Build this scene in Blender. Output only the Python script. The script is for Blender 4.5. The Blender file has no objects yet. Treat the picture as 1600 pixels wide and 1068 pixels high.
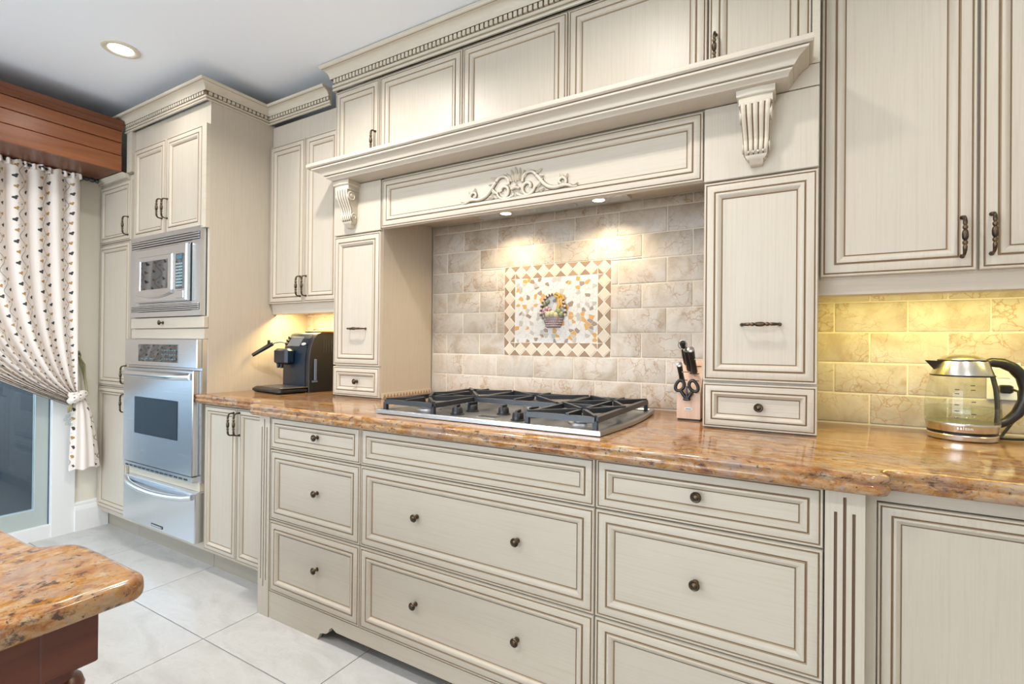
import bpy, bmesh, math, random
from mathutils import Vector, Matrix
random.seed(7)
PI = math.pi
scene = bpy.context.scene
COL = scene.collection

# ------------------------------------------------------------------ camera
CAM = Vector((1.7626, -2.1649, 1.1916)); YAW, PIT, ROL, FPX = 0.525, 0.0045, 0.0096, 777.92
fw = Vector((-math.sin(YAW)*math.cos(PIT), math.cos(YAW)*math.cos(PIT), math.sin(PIT)))
rt = Vector((math.cos(YAW), math.sin(YAW), 0)); up = rt.cross(fw)
r2 = rt*math.cos(ROL)+up*math.sin(ROL); u2 = up*math.cos(ROL)-rt*math.sin(ROL)
cam = bpy.data.cameras.new('camera'); cam_o = bpy.data.objects.new('camera', cam); COL.objects.link(cam_o)
cam.sensor_fit = 'HORIZONTAL'; cam.sensor_width = 36; cam.lens = FPX/1600*36; cam.clip_start = .02
cam_o.matrix_world = Matrix(((r2.x, u2.x, -fw.x, CAM.x), (r2.y, u2.y, -fw.y, CAM.y), (r2.z, u2.z, -fw.z, CAM.z), (0, 0, 0, 1)))
scene.camera = cam_o

# ------------------------------------------------------------------ world, light, exposure
w = bpy.data.worlds.new('world'); scene.world = w; w.use_nodes = True
w.node_tree.nodes['Background'].inputs[0].default_value = (.72, .84, 1.0, 1)
w.node_tree.nodes['Background'].inputs[1].default_value = 3.0
vs = scene.view_settings
vs.view_transform = 'Standard'; vs.look = 'None'; vs.gamma = 1; vs.use_curve_mapping = False; vs.exposure = 0.40

def area(name, loc, aim, sx, sy, power, col, spread=PI, shape='RECTANGLE'):
    l = bpy.data.lights.new(name, 'AREA'); l.shape = shape; l.size = sx
    if shape in ('RECTANGLE', 'ELLIPSE'): l.size_y = sy
    l.energy = power; l.color = col; l.spread = spread
    o = bpy.data.objects.new(name, l); COL.objects.link(o); o.location = loc
    o.rotation_euler = Vector(aim).to_track_quat('-Z', 'Y').to_euler()
    return o
ZCEIL = 2.614
area('window_daylight', (-.1, -4.80, 1.45), (0, 1, 0), 3.2, 1.7, 64, (.90, .95, 1.0))
for px, pw in ((-1.118, 2.8), (.05, 14.0), (1.22, 6.5), (2.38, 3.5)):
    area('downlight_beam', (px, -1.03, ZCEIL-.012), (0, 0, -1), .10, .10, pw, (1, .96, .90), 2.6, 'DISK')
for px in (-1.0, .8, 2.6):
    area('downlight_beam', (px, -2.55, ZCEIL-.012), (0, 0, -1), .10, .10, 12, (1, .97, .94), 2.9, 'DISK')
area('under_cabinet_strip_light', (2.22, -.215, 1.378), (0, .12, -1), .74, .03, 3.0, (1, .83, .20))
area('under_cabinet_strip_light', (-.64, -.285, 1.378), (0, -.05, -1), .42, .03, 4.6, (1, .74, .32))

# ------------------------------------------------------------------ nodes / materials
class G:
    def __init__(s, name):
        s.m = bpy.data.materials.new(name); s.m.use_nodes = True; s.t = s.m.node_tree; s.p = s.t.nodes['Principled BSDF']
    def n(s, kind, **kw):
        x = s.t.nodes.new(kind)
        for k, v in kw.items(): setattr(x, k, v)
        return x
    def l(s, a, b): s.t.links.new(a, b)
    def put(s, sock, v):
        if isinstance(v, bpy.types.NodeSocket): s.l(v, sock)
        else: sock.default_value = v
    def M(s, op, a, b=0.0, c=None):
        x = s.n('ShaderNodeMath', operation=op); s.put(x.inputs[0], a); s.put(x.inputs[1], b)
        if c is not None: s.put(x.inputs[2], c)
        return x.outputs[0]
    def obj(s): return s.n('ShaderNodeTexCoord').outputs['Object']
    def uv(s): return s.n('ShaderNodeTexCoord').outputs['UV']
    def map(s, v, sc=(1, 1, 1), loc=(0, 0, 0), rot=(0, 0, 0)):
        x = s.n('ShaderNodeMapping'); s.l(v, x.inputs[0]); x.inputs['Scale'].default_value = sc
        s.put(x.inputs['Location'], loc); x.inputs['Rotation'].default_value = rot; return x.outputs[0]
    def noise(s, v, scale, detail=3, rough=.5, dist=0):
        x = s.n('ShaderNodeTexNoise'); s.l(v, x.inputs['Vector']); x.inputs['Scale'].default_value = scale
        x.inputs['Detail'].default_value = detail; x.inputs['Roughness'].default_value = rough; x.inputs['Distortion'].default_value = dist
        return x.outputs[0]
    def ramp(s, f, stops):
        x = s.n('ShaderNodeValToRGB'); s.l(f, x.inputs[0]); e = x.color_ramp.elements
        while len(e) < len(stops): e.new(.5)
        for i, (p, c) in enumerate(stops):
            e[i].position = p; e[i].color = (*c, 1) if len(c) == 3 else c
        return x.outputs[0]
    def mix(s, f, a, b, mode='MIX'):
        x = s.n('ShaderNodeMix', data_type='RGBA', blend_type=mode); s.put(x.inputs[0], f)
        for i, v in ((6, a), (7, b)):
            if isinstance(v, tuple) and len(v) == 3: v = (*v, 1)
            s.put(x.inputs[i], v)
        return x.outputs[2]
    def rnd(s): return s.n('ShaderNodeObjectInfo').outputs['Random']
    def out(s, col=None, rough=.5, metal=0, bump=None, bs=.2, bd=.002, **kw):
        if col is not None: s.put(s.p.inputs['Base Color'], (*col, 1) if isinstance(col, tuple) and len(col) == 3 else col)
        s.put(s.p.inputs['Roughness'], rough); s.p.inputs['Metallic'].default_value = metal
        for k, v in kw.items(): s.p.inputs[k.replace('_', ' ')].default_value = v
        if bump is not None:
            b = s.n('ShaderNodeBump'); b.inputs['Strength'].default_value = bs; b.inputs['Distance'].default_value = bd
            s.l(bump, b.inputs['Height']); s.l(b.outputs[0], s.p.inputs['Normal'])
        return s.m
def plain(name, col, rough=.5, metal=0, **kw): return G(name).out(col, rough, metal, **kw)
def cream(name, sc, a=(.475, .413, .330), b=(.520, .460, .378)):
    g = G(name); v = g.obj(); n = g.noise(g.map(v, sc), 1.0, 4, .6); n2 = g.noise(v, 3.0, 2)
    c = g.ramp(n, [(.3, a), (.55, b), (.8, a)])
    c = g.mix(g.M('MULTIPLY', n2, .22), c, (.42, .365, .28))
    return g.out(c, .42, bump=n, bs=.04, bd=.001)
CV = cream('cream_glaze_vertical', (160, 160, 4)); CH = cream('cream_glaze_horizontal', (4, 160, 160))
CT = cream('cream_glaze_trim', (8, 8, 60), (.51, .455, .36), (.56, .50, .405))
GL = plain('brown_antique_glaze', (.15, .090, .048), .6)
TAN = plain('tan_glaze_smear', (.36, .265, .165), .55)
GAP = plain('dark_cabinet_interior', (.05, .04, .03), .8)
TOE = plain('taupe_toe_kick', (.34, .30, .24), .5)
def bronze():
    g = G('antique_bronze'); n = g.noise(g.obj(), 60, 3)
    return g.out(g.ramp(n, [(.35, (.045, .035, .028)), (.7, (.17, .115, .065))]), .38, .85)
BZ = bronze()
def steel(name, c=(.60, .63, .66), r=.30, sc=(2, 300, 300)):
    g = G(name); n = g.noise(g.map(g.obj(), sc), 1, 2)
    return g.out(c, g.M('MULTIPLY_ADD', n, .05, r-.025), 1.0)
ST = steel('brushed_stainless', (.70, .73, .76), .26); STC = steel('cooktop_stainless', (.42, .44, .46), .34); STP = plain('polished_stainless', (.68, .70, .72), .16, 1.0)
STK = steel('kettle_stainless', (.62, .60, .57), .25, (300, 300, 3))
BK = plain('black_plastic', (.009, .009, .010), .36); BKM = plain('matte_black', (.02, .02, .022), .55)
BGL = plain('dark_appliance_glass', (.008, .018, .026), .05, 0, Coat_Weight=1.0)
IRON = plain('enamelled_iron', (.022, .025, .03), .34)
WHT = plain('white_paint', (.78, .78, .77), .45); WPL = plain('white_plastic', (.82, .81, .78), .35)
CEIL = plain('ceiling_paint', (.80, .84, .90), .85)
WALLM = plain('cream_wall_paint', (.74, .70, .60), .8)
def granite(name, sx):
    g = G(name); v = g.obj(); st = g.map(v, sx)
    n = g.noise(st, 11, 8, .72, .6); n2 = g.noise(st, 38, 6, .7, .3); n3 = g.noise(v, 75, 5, .7); n4 = g.noise(st, 5, 6, .7, .8); n5 = g.noise(g.map(st, (1, 1, 1), (7, 3, 5)), 24, 6, .7)
    c = g.ramp(n, [(.30, (.16, .075, .05)), (.40, (.33, .15, .07)), (.46, (.46, .25, .12)), (.51, (.50, .33, .20)), (.56, (.44, .22, .075)), (.64, (.30, .135, .06)), (.74, (.19, .09, .055))])
    c = g.mix(g.ramp(n5, [(.53, (0, 0, 0)), (.61, (.95, .95, .95))]), c, (.52, .39, .26))
    c = g.mix(g.ramp(n4, [(.50, (0, 0, 0)), (.62, (.6, .6, .6))]), c, (.33, .255, .235))
    c = g.mix(g.ramp(n5, [(.30, (1, 1, 1)), (.40, (0, 0, 0))]), c, (.15, .075, .045))
    c = g.mix(g.ramp(n2, [(.36, (.95, .95, .95)), (.44, (0, 0, 0))]), c, (.085, .05, .042))
    c = g.mix(g.ramp(n3, [(.60, (0, 0, 0)), (.68, (.8, .8, .8))]), c, (.30, .31, .34))
    c = g.mix(g.ramp(n3, [(.33, (1, 1, 1)), (.39, (0, 0, 0))]), c, (.035, .03, .032))
    hs = g.n('ShaderNodeHueSaturation'); g.l(c, hs.inputs['Color']); hs.inputs['Value'].default_value = .74; hs.inputs['Saturation'].default_value = 1.14
    return g.out(hs.outputs[0], .11)
GRAN = granite('golden_granite', (.62, 1.35, 1.35)); GRAN2 = granite('golden_granite_island', (1.1, .75, 1.1))
def marble():
    g = G('tumbled_cream_marble'); r = g.rnd()
    cb = g.n('ShaderNodeCombineXYZ')
    for i, k in enumerate((17.3, 41.7, 29.1)): g.l(g.M('MULTIPLY', r, k), cb.inputs[i])
    ad = g.n('ShaderNodeVectorMath', operation='ADD'); g.l(g.obj(), ad.inputs[0]); g.l(cb.outputs[0], ad.inputs[1]); v = ad.outputs[0]
    n = g.noise(v, 7, 4, .55, .6); n2 = g.noise(v, 11, 6, .62, .5)
    wp = g.n('ShaderNodeVectorMath', operation='MULTIPLY_ADD'); nc = g.n('ShaderNodeTexNoise'); g.l(v, nc.inputs['Vector']); nc.inputs['Scale'].default_value = 16; nc.inputs['Detail'].default_value = 4
    g.l(nc.outputs['Color'], wp.inputs[0]); wp.inputs[1].default_value = (.13, .13, .13); g.l(v, wp.inputs[2])
    vo = g.n('ShaderNodeTexVoronoi', feature='DISTANCE_TO_EDGE'); g.l(wp.outputs[0], vo.inputs['Vector']); vo.inputs['Scale'].default_value = 17
    ms = g.noise(v, 6, 3); vein = g.M('ABSOLUTE', g.M('SUBTRACT', n2, .5))
    base = g.ramp(n, [(.3, (.37, .30, .23)), (.45, (.46, .40, .33)), (.55, (.51, .455, .39)), (.7, (.40, .325, .24))])
    hsv = g.n('ShaderNodeHueSaturation'); g.l(base, hsv.inputs['Color']); g.l(g.M('MULTIPLY_ADD', r, .14, .92), hsv.inputs['Value'])
    f = g.M('MULTIPLY', g.ramp(vo.outputs[0], [(.0, (1, 1, 1)), (.05, (0, 0, 0))]), g.ramp(ms, [(.45, (0, 0, 0)), (.60, (1, 1, 1))]))
    c = g.mix(g.M('MULTIPLY', f, .85), hsv.outputs[0], (.30, .165, .065))
    f2 = g.M('MULTIPLY', g.ramp(vein, [(.0, (1, 1, 1)), (.02, (0, 0, 0))]), .35)
    c = g.mix(f2, c, (.42, .25, .11))
    n3 = g.noise(v, 45, 4, .6)
    return g.out(c, .42, bump=n3, bs=.25, bd=.002)
MARB = marble(); GROUT = plain('pale_grout', (.66, .60, .49), .9)
def floor_mat():
    g = G('pale_stone_floor_tile'); r = g.rnd(); cb = g.n('ShaderNodeCombineXYZ'); g.l(g.M('MULTIPLY', r, 31.0), cb.inputs[0]); g.l(g.M('MULTIPLY', r, 13.0), cb.inputs[1])
    ad = g.n('ShaderNodeVectorMath', operation='ADD'); g.l(g.obj(), ad.inputs[0]); g.l(cb.outputs[0], ad.inputs[1]); v = ad.outputs[0]
    n = g.noise(g.map(v, (1, 2.2, 1), rot=(0, 0, .5)), 3.0, 6, .6, .7); n2 = g.noise(v, 9, 5, .65, 1.0)
    c = g.ramp(n, [(.32, (.44, .425, .40)), (.5, (.52, .51, .49)), (.7, (.47, .455, .43))])
    vein = g.M('ABSOLUTE', g.M('SUBTRACT', n2, .5))
    c = g.mix(g.M('MULTIPLY', g.ramp(vein, [(0, (1, 1, 1)), (.012, (0, 0, 0))]), .22), c, (.35, .32, .29))
    return g.out(c, .26)
FLT = floor_mat(); FGR = plain('grey_floor_grout', (.22, .21, .19), .9)
def wood(name, a, b, sc, rough=.3):
    g = G(name); n = g.noise(g.map(g.obj(), sc), 1, 5, .6, .4)
    return g.out(g.ramp(n, [(.3, a), (.7, b)]), rough)
CHERRY = wood('orange_stained_wood', (.20, .062, .020), (.31, .105, .036), (40, 2.5, 40), .32)
CHERRYD = wood('dark_stained_wood', (.10, .030, .012), (.17, .055, .02), (40, 2.5, 40), .35)
MAHOG = wood('mahogany', (.075, .016, .007), (.14, .034, .014), (30, 3, 30), .28)
BEECH = wood('pale_beech', (.56, .37, .26), (.66, .46, .34), (60, 60, 6), .45)
def glass(name, col=(1, 1, 1), k=.5, base=.04):
    g = G(name); g.t.nodes.remove(g.p)
    o = g.t.nodes['Material Output']
    gl = g.n('ShaderNodeBsdfGlossy'); gl.inputs['Roughness'].default_value = .02
    tr = g.n('ShaderNodeBsdfTransparent'); tr.inputs[0].default_value = (*col, 1)
    lw = g.n('ShaderNodeLayerWeight'); f = g.M('MULTIPLY_ADD', g.M('POWER', lw.outputs['Facing'], 4.0), k, base)
    mx = g.n('ShaderNodeMixShader'); g.l(f, mx.inputs[0]); g.l(tr.outputs[0], mx.inputs[1]); g.l(gl.outputs[0], mx.inputs[2]); g.l(mx.outputs[0], o.inputs[0])
    return g.m
PANE = glass('window_glass', (.80, .87, .90), .8, .06); KGL = glass('kettle_glass', (.955, .965, .95), .45, .035); WATER = glass('water', (.90, .93, .89), .3, .03)
def emit(name, col, s):
    g = G(name); g.p.inputs['Base Color'].default_value = (*col, 1); g.p.inputs['Emission Color'].default_value = (*col, 1); g.p.inputs['Emission Strength'].default_value = s; return g.m
LAMP = emit('lamp_lens', (1, .95, .85), 9.0)
def curtain_mat():
    g = G('embroidered_cream_fabric'); sx = g.n('ShaderNodeSeparateXYZ'); g.l(g.uv(), sx.inputs[0]); U, V = sx.outputs[0], sx.outputs[1]
    SW, SV = .17, .115
    su = g.M('DIVIDE', U, SW); cu = g.M('FLOOR', su); fu = g.M('SUBTRACT', g.M('FRACT', su), .5)       # stripe coordinate
    vv = g.M('ADD', V, g.M('MULTIPLY', g.M('FRACT', g.M('MULTIPLY', cu, .37)), SV))
    sn = g.M('MULTIPLY', g.M('SINE', g.M('MULTIPLY', vv, 2*PI/SV)), .13)
    vine = g.M('LESS_THAN', g.M('ABSOLUTE', g.M('SUBTRACT', fu, sn)), .020)
    wv = g.M('MULTIPLY', g.M('SINE', g.M('MULTIPLY', vv, 6*PI/SV)), .17)
    vine2 = g.M('LESS_THAN', g.M('ABSOLUTE', g.M('SUBTRACT', fu, wv)), .016)
    def flowers(off, per, ph, rad):
        s_ = g.M('DIVIDE', g.M('ADD', vv, ph), per); fv = g.M('SUBTRACT', g.M('FRACT', s_), .5)
        dx = g.M('MULTIPLY', g.M('SUBTRACT', fu, off), SW*.82); dy = g.M('MULTIPLY', fv, per)
        ang = g.M('ARCTAN2', dy, dx); rr = g.M('MULTIPLY_ADD', g.M('SINE', g.M('MULTIPLY_ADD', ang, 3.0, 1.9)), rad*.26, g.M('MULTIPLY_ADD', g.M('SINE', g.M('MULTIPLY_ADD', ang, 2.0, .7)), rad*.14, rad*1.04))
        return g.M('LESS_THAN', g.M('SQRT', g.M('ADD', g.M('MULTIPLY', dx, dx), g.M('MULTIPLY', dy, dy))), rr)
    dark = g.M('MAXIMUM', flowers(.24, SV, 0, .0100), flowers(-.24, SV, .040, .0094))
    och = g.M('MAXIMUM', flowers(.20, SV, .060, .0088), flowers(-.22, SV, .098, .0084)); grn = flowers(.02, SV, .085, .0045)
    n = g.noise(g.uv(), 500, 2)
    c = g.mix(g.M('MULTIPLY', n, .15), (.80, .73, .67), (.70, .60, .55))
    c = g.mix(g.M('MULTIPLY', vine2, .45), c, (.35, .33, .30)); c = g.mix(g.M('MULTIPLY', vine, .8), c, (.25, .24, .2))
    c = g.mix(grn, c, (.22, .23, .17)); c = g.mix(och, c, (.40, .23, .07)); c = g.mix(dark, c, (.045, .045, .042))
    return g.out(c, .8, bump=n, bs=.1, bd=.001)
CURT = curtain_mat(); CORD = plain('olive_cord', (.26, .24, .12), .8); BEADG = glass('clear_beads', (.9, .92, .9))
DIAM = plain('pale_stone_diamond', (.56, .48, .37), .5); TRI = plain('brown_stone_triangle', (.25, .155, .09), .55); TRI2 = plain('tan_stone_triangle', (.32, .20, .12), .55)
SHW = plain('white_marble_chip', (.58, .56, .53), .5); SHO = plain('ochre_marble_chip', (.52, .27, .05), .45); SHB = plain('brown_marble_chip', (.27, .19, .14), .5); SHG = plain('grey_marble_chip', (.40, .37, .33), .5)

# ------------------------------------------------------------------ mesh builder
WL = {}
class MB:
    def __init__(s): s.v = []; s.f = []; s.m = []; s.uvs = None
    def add(s, vs_, fs_, mi=0):
        k = len(s.v); s.v += [tuple(p) for p in vs_]
        for f in fs_: s.f.append(tuple(k+i for i in f)); s.m.append(mi)
        return s
    def box(s, x0, x1, y0, y1, z0, z1, mi=0):
        if x0 > x1: x0, x1 = x1, x0
        if y0 > y1: y0, y1 = y1, y0
        if z0 > z1: z0, z1 = z1, z0
        return s.add([(x0, y0, z0), (x1, y0, z0), (x1, y1, z0), (x0, y1, z0), (x0, y0, z1), (x1, y0, z1), (x1, y1, z1), (x0, y1, z1)],
                     [(0, 3, 2, 1), (4, 5, 6, 7), (0, 1, 5, 4), (1, 2, 6, 5), (2, 3, 7, 6), (3, 0, 4, 7)], mi)
    def cbox(s, x0, x1, y0, y1, z0, z1, c, mi=0):
        """box with all edges chamfered, by a stack of inset loops along z"""
        L = [(z0, c), (z0+c, 0), (z1-c, 0), (z1, c)]
        loops = []
        for z, i in L:
            a, b, e, d = x0+i, x1-i, y0+i, y1-i; q = c
            loops.append([(a+q, e, z), (b-q, e, z), (b, e+q, z), (b, d-q, z), (b-q, d, z), (a+q, d, z), (a, d-q, z), (a, e+q, z)])
        return s.loops(loops, True, True, mi)
    def loops(s, L, cap0=True, cap1=True, mi=0, closed=True):
        n = len(L[0]); k = len(s.v)
        for l in L: s.v += [tuple(p) for p in l]
        for i in range(len(L)-1):
            for j in range(n if closed else n-1):
                a = k+i*n+j; b = k+i*n+(j+1) % n
                s.f.append((a, b, b+n, a+n)); s.m.append(mi if not isinstance(mi, (list, tuple)) else mi[i])
        m0 = mi if not isinstance(mi, (list, tuple)) else mi[0]; m1 = mi if not isinstance(mi, (list, tuple)) else mi[-1]
        if cap0: s.f.append(tuple(k+j for j in reversed(range(n)))); s.m.append(m0)
        if cap1: s.f.append(tuple(k+(len(L)-1)*n+j for j in range(n))); s.m.append(m1)
        return s
    def prism(s, poly, axis, a, b, mi=0):
        """poly in the two other axes (xz for y, xy for z, yz for x)"""
        mk = {'y': lambda p, t: (p[0], t, p[1]), 'z': lambda p, t: (p[0], p[1], t), 'x': lambda p, t: (t, p[0], p[1])}[axis]
        return s.loops([[mk(p, a) for p in poly], [mk(p, b) for p in poly]], True, True, mi)
    def lathe(s, prof, n=24, c=(0, 0, 0), axis='z', mi=0, cap=True):
        L = []
        for r, h in prof:
            l = []
            for i in range(n):
                a = 2*PI*i/n; x, y = r*math.cos(a), r*math.sin(a)
                p = {'z': (x, y, h), 'y': (x, h, -y), 'x': (h, x, y)}[axis]
                l.append((p[0]+c[0], p[1]+c[1], p[2]+c[2]))
            L.append(l)
        return s.loops(L, cap, cap, mi)
    def tube(s, pts, rad, n=8, mi=0, cap=True, flat=1.0):
        pts = [Vector(p) for p in pts]
        if not isinstance(rad, (list, tuple)): rad = [rad]*len(pts)
        t0 = (pts[1]-pts[0]).normalized(); ref = Vector((0, 0, 1)) if abs(t0.z) < .9 else Vector((1, 0, 0))
        nrm = t0.cross(ref).normalized(); L = []
        for i, p in enumerate(pts):
            t = (pts[min(i+1, len(pts)-1)]-pts[max(i-1, 0)]).normalized()
            nrm = (nrm-t*nrm.dot(t)).normalized(); bn = t.cross(nrm)
            L.append([p+(nrm*math.cos(2*PI*j/n)*flat+bn*math.sin(2*PI*j/n))*rad[i] for j in range(n)])
        return s.loops(L, cap, cap, mi)
    def sphere(s, c, r, n=10, sc=(1, 1, 1), mi=0):
        L = []
        for i in range(1, n):
            a = PI*i/n-PI/2
            L.append([(c[0]+r*sc[0]*math.cos(a)*math.cos(2*PI*j/n), c[1]+r*sc[1]*math.cos(a)*math.sin(2*PI*j/n), c[2]+r*sc[2]*math.sin(a)) for j in range(n)])
        return s.loops(L, True, True, mi)
    def mesh(s, name, mats, smooth=None, off=Vector((0, 0, 0))):
        me = bpy.data.meshes.new(name); me.from_pydata([(a-off[0], b-off[1], c-off[2]) for a, b, c in s.v], [], s.f)
        for m in (mats if isinstance(mats, (list, tuple)) else [mats]): me.materials.append(m)
        me.polygons.foreach_set('material_index', s.m)
        if s.uvs:
            ul = me.uv_layers.new(name='UVMap')
            for lp in me.loops: ul.data[lp.index].uv = s.uvs[lp.vertex_index]
        me.update()
        bm = bmesh.new(); bm.from_mesh(me); bmesh.ops.recalc_face_normals(bm, faces=bm.faces); bm.to_mesh(me); bm.free()
        if smooth:
            me.polygons.foreach_set('use_smooth', [True]*len(me.polygons)); me.set_sharp_from_angle(angle=math.radians(smooth))
        return me
def base_of(parent): return WL[parent.name] if parent else Vector((0, 0, 0))
def obj(name, mb, mats, parent=None, smooth=None, label=None):
    """vertices given in world space (parent never rotated) -> local to parent"""
    b = base_of(parent)
    return link(name, mb.mesh(name, mats, smooth, b), parent, (0, 0, 0), label=label)
def link(name, me, parent=None, loc=(0, 0, 0), rot=(0, 0, 0), label=None):
    o = bpy.data.objects.new(name, me); COL.objects.link(o); o.parent = parent; o.location = loc; o.rotation_euler = rot
    WL[o.name] = base_of(parent)+Vector(loc)
    if label: o['label'] = label
    return o
def place(name, me, parent, wloc, rot=(0, 0, 0), label=None):
    return link(name, me, parent, Vector(wloc)-base_of(parent), rot, label)
def thing(name, label, cat, loc=(0, 0, 0), group=None, rotz=0, kind=None):
    o = bpy.data.objects.new(name, None); COL.objects.link(o); o.location = loc; o.rotation_euler = (0, 0, rotz); o.empty_display_size = .05
    WL[o.name] = Vector(loc); tag(o, label, cat, group, kind); return o
def tag(o, label, cat, group=None, kind=None):
    o['label'] = label; o['category'] = cat
    if group: o['group'] = group
    if kind: o['kind'] = kind
    return o
def struct(o, label=None):
    o['kind'] = 'structure'
    if label: o['label'] = label
    return o
def stuff(o): o['kind'] = 'stuff'; return o

# ------------------------------------------------------------------ room shell
XL, XR, YR = -2.15, 3.6, -4.9
yC, yB, yT, yU, yRU = -.404, -.82, -.73, -.375, -.334
fl = struct(obj('floor', MB().box(XL-.1, XR+.1, YR-.1, .1, -.06, -.003), FGR), 'pale grey stone tile floor with thin dark joints')
TP, JX, JY = .622, -.924, -1.047
tm = MB(); h = TP/2-.0021; tm.loops([[(-h, -h, -.004), (h, -h, -.004), (h, h, -.004), (-h, h, -.004)], [(-h, -h, -.0012), (h, -h, -.0012), (h, h, -.0012), (-h, h, -.0012)],
    [(-h+.0012, -h+.0012, 0), (h-.0012, -h+.0012, 0), (h-.0012, h-.0012, 0), (-h+.0012, h-.0012, 0)]]); tme = tm.mesh('tile', FLT)
for i in range(-2, 8):
    for j in range(-7, 2):
        cx, cy = JX+(i+.5)*TP, JY+(j+.5)*TP
        a, b, c, d = max(cx-h, XL+.001), min(cx+h, XR), max(cy-h, YR), min(cy+h, .0)
        if b-a < .02 or d-c < .02: continue
        if b-a > 2*h-.001 and d-c > 2*h-.001: place('tile', tme, fl, (cx, cy, 0))
        else: obj('tile', MB().loops([[(a, c, -.004), (b, c, -.004), (b, d, -.004), (a, d, -.004)], [(a+.001, c+.001, 0), (b-.001, c+.001, 0), (b-.001, d-.001, 0), (a+.001, d-.001, 0)]]), FLT, fl)
struct(obj('ceiling', MB().box(XL-.1, XR+.1, YR-.1, .1, ZCEIL, ZCEIL+.08), CEIL), 'flat white painted ceiling')
wb = struct(obj('wall_back', MB().box(XL-.1, XR+.1, .0022, .1, 0, ZCEIL), GROUT), 'back wall faced with tumbled cream marble tiles in running bond')
# left wall with the patio door opening y -.90..-2.75, z 0..2.12
mb = MB(); mb.box(XL-.12, XL, -.90, .012, 0, ZCEIL); mb.box(XL-.12, XL, YR, -2.75, 0, ZCEIL); mb.box(XL-.12, XL, -2.75, -.90, 2.12, ZCEIL)
struct(obj('wall_left', mb, WALLM), 'cream painted wall around the sliding patio door')
struct(obj('wall_right', MB().box(XR, XR+.1, YR, .012, 0, ZCEIL), WALLM))
mb = MB(); mb.box(XL, -1.8, YR-.1, YR, 0, ZCEIL); mb.box(1.6, XR, YR-.1, YR, 0, ZCEIL); mb.box(-1.8, 1.6, YR-.1, YR, 0, .55); mb.box(-1.8, 1.6, YR-.1, YR, 2.35, ZCEIL)
struct(obj('wall_front', mb, WALLM))
win = struct(obj('window_1', MB().box(-1.8, 1.6, YR-.07, YR-.02, .55, .61).box(-1.8, 1.6, YR-.07, YR-.02, 2.29, 2.35).box(-1.8, -1.74, YR-.07, YR-.02, .61, 2.29).box(1.54, 1.6, YR-.07, YR-.02, .61, 2.29).box(-.13, -.07, YR-.07, YR-.02, .61, 2.29), WHT))
obj('pane', MB().box(-1.74, 1.54, YR-.05, YR-.044, .61, 2.29), PANE, win)
mb = MB(); mb.prism([(-2.15, 0), (-2.128, 0), (-2.128, .13), (-2.133, .15), (-2.137, .155), (-2.137, .17), (-2.142, .18), (-2.15, .18)], 'y', -.84, -.668)
struct(obj('baseboard_left', mb, WHT), 'white moulded baseboard between the patio door and the cabinets')
# patio door
d1 = struct(obj('door_1', MB().box(XL-.12, XL+.012, -.95, -.84, 0, 2.12).box(XL-.12, XL+.004, -2.75, -.95, 2.06, 2.12).box(XL-.12, XL+.006, -2.75, -.95, 0, .075).box(XL-.12, XL+.012, -2.78, -2.70, .075, 2.06), WHT), 'white framed sliding glass patio door behind the curtain')
SASH = plain('grey_green_sash_paint', (.42, .47, .45), .4)
obj('sash', MB().box(XL-.075, XL-.035, -1.015, -.952, .075, 2.06).box(XL-.075, XL-.035, -1.80, -1.015, .075, .175).box(XL-.075, XL-.035, -1.80, -1.015, 1.98, 2.06).box(XL-.075, XL-.035, -1.86, -1.80, .075, 2.06), SASH, d1)
obj('sash', MB().box(XL-.115, XL-.08, -1.86, -1.80, .075, 2.06).box(XL-.115, XL-.08, -2.70, -1.86, .075, .175).box(XL-.115, XL-.08, -2.70, -1.86, 1.98, 2.06).box(XL-.115, XL-.08, -2.70, -2.64, .175, 1.98), SASH, d1)
obj('pane', MB().box(XL-.058, XL-.052, -1.80, -1.015, .175, 1.98), PANE, d1)
obj('pane', MB().box(XL-.10, XL-.094, -2.64, -1.86, .175, 1.98), PANE, d1)
obj('gasket', MB().box(XL-.035, XL-.028, -.955, -.950, .075, 2.06), plain('blue_grey_gasket', (.05, .10, .15), .5), d1)
DECKM = wood('dark_deck_boards', (.010, .012, .014), (.022, .026, .028), (40, 3, 40), .6)
dk = struct(obj('ground', MB().box(-16.0, XL-.12, -9.0, -.6, -.12, -.06), DECKM), 'dark deck outside the patio door')
struct(obj('dark_backdrop_wall', MB().box(-16.0, XL-.12, -.60, -.5, -.1, 3.2), plain('dark_backdrop', (.007, .011, .016), .6)))  # backdrop wall added so the view through the patio glass stays dark

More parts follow.
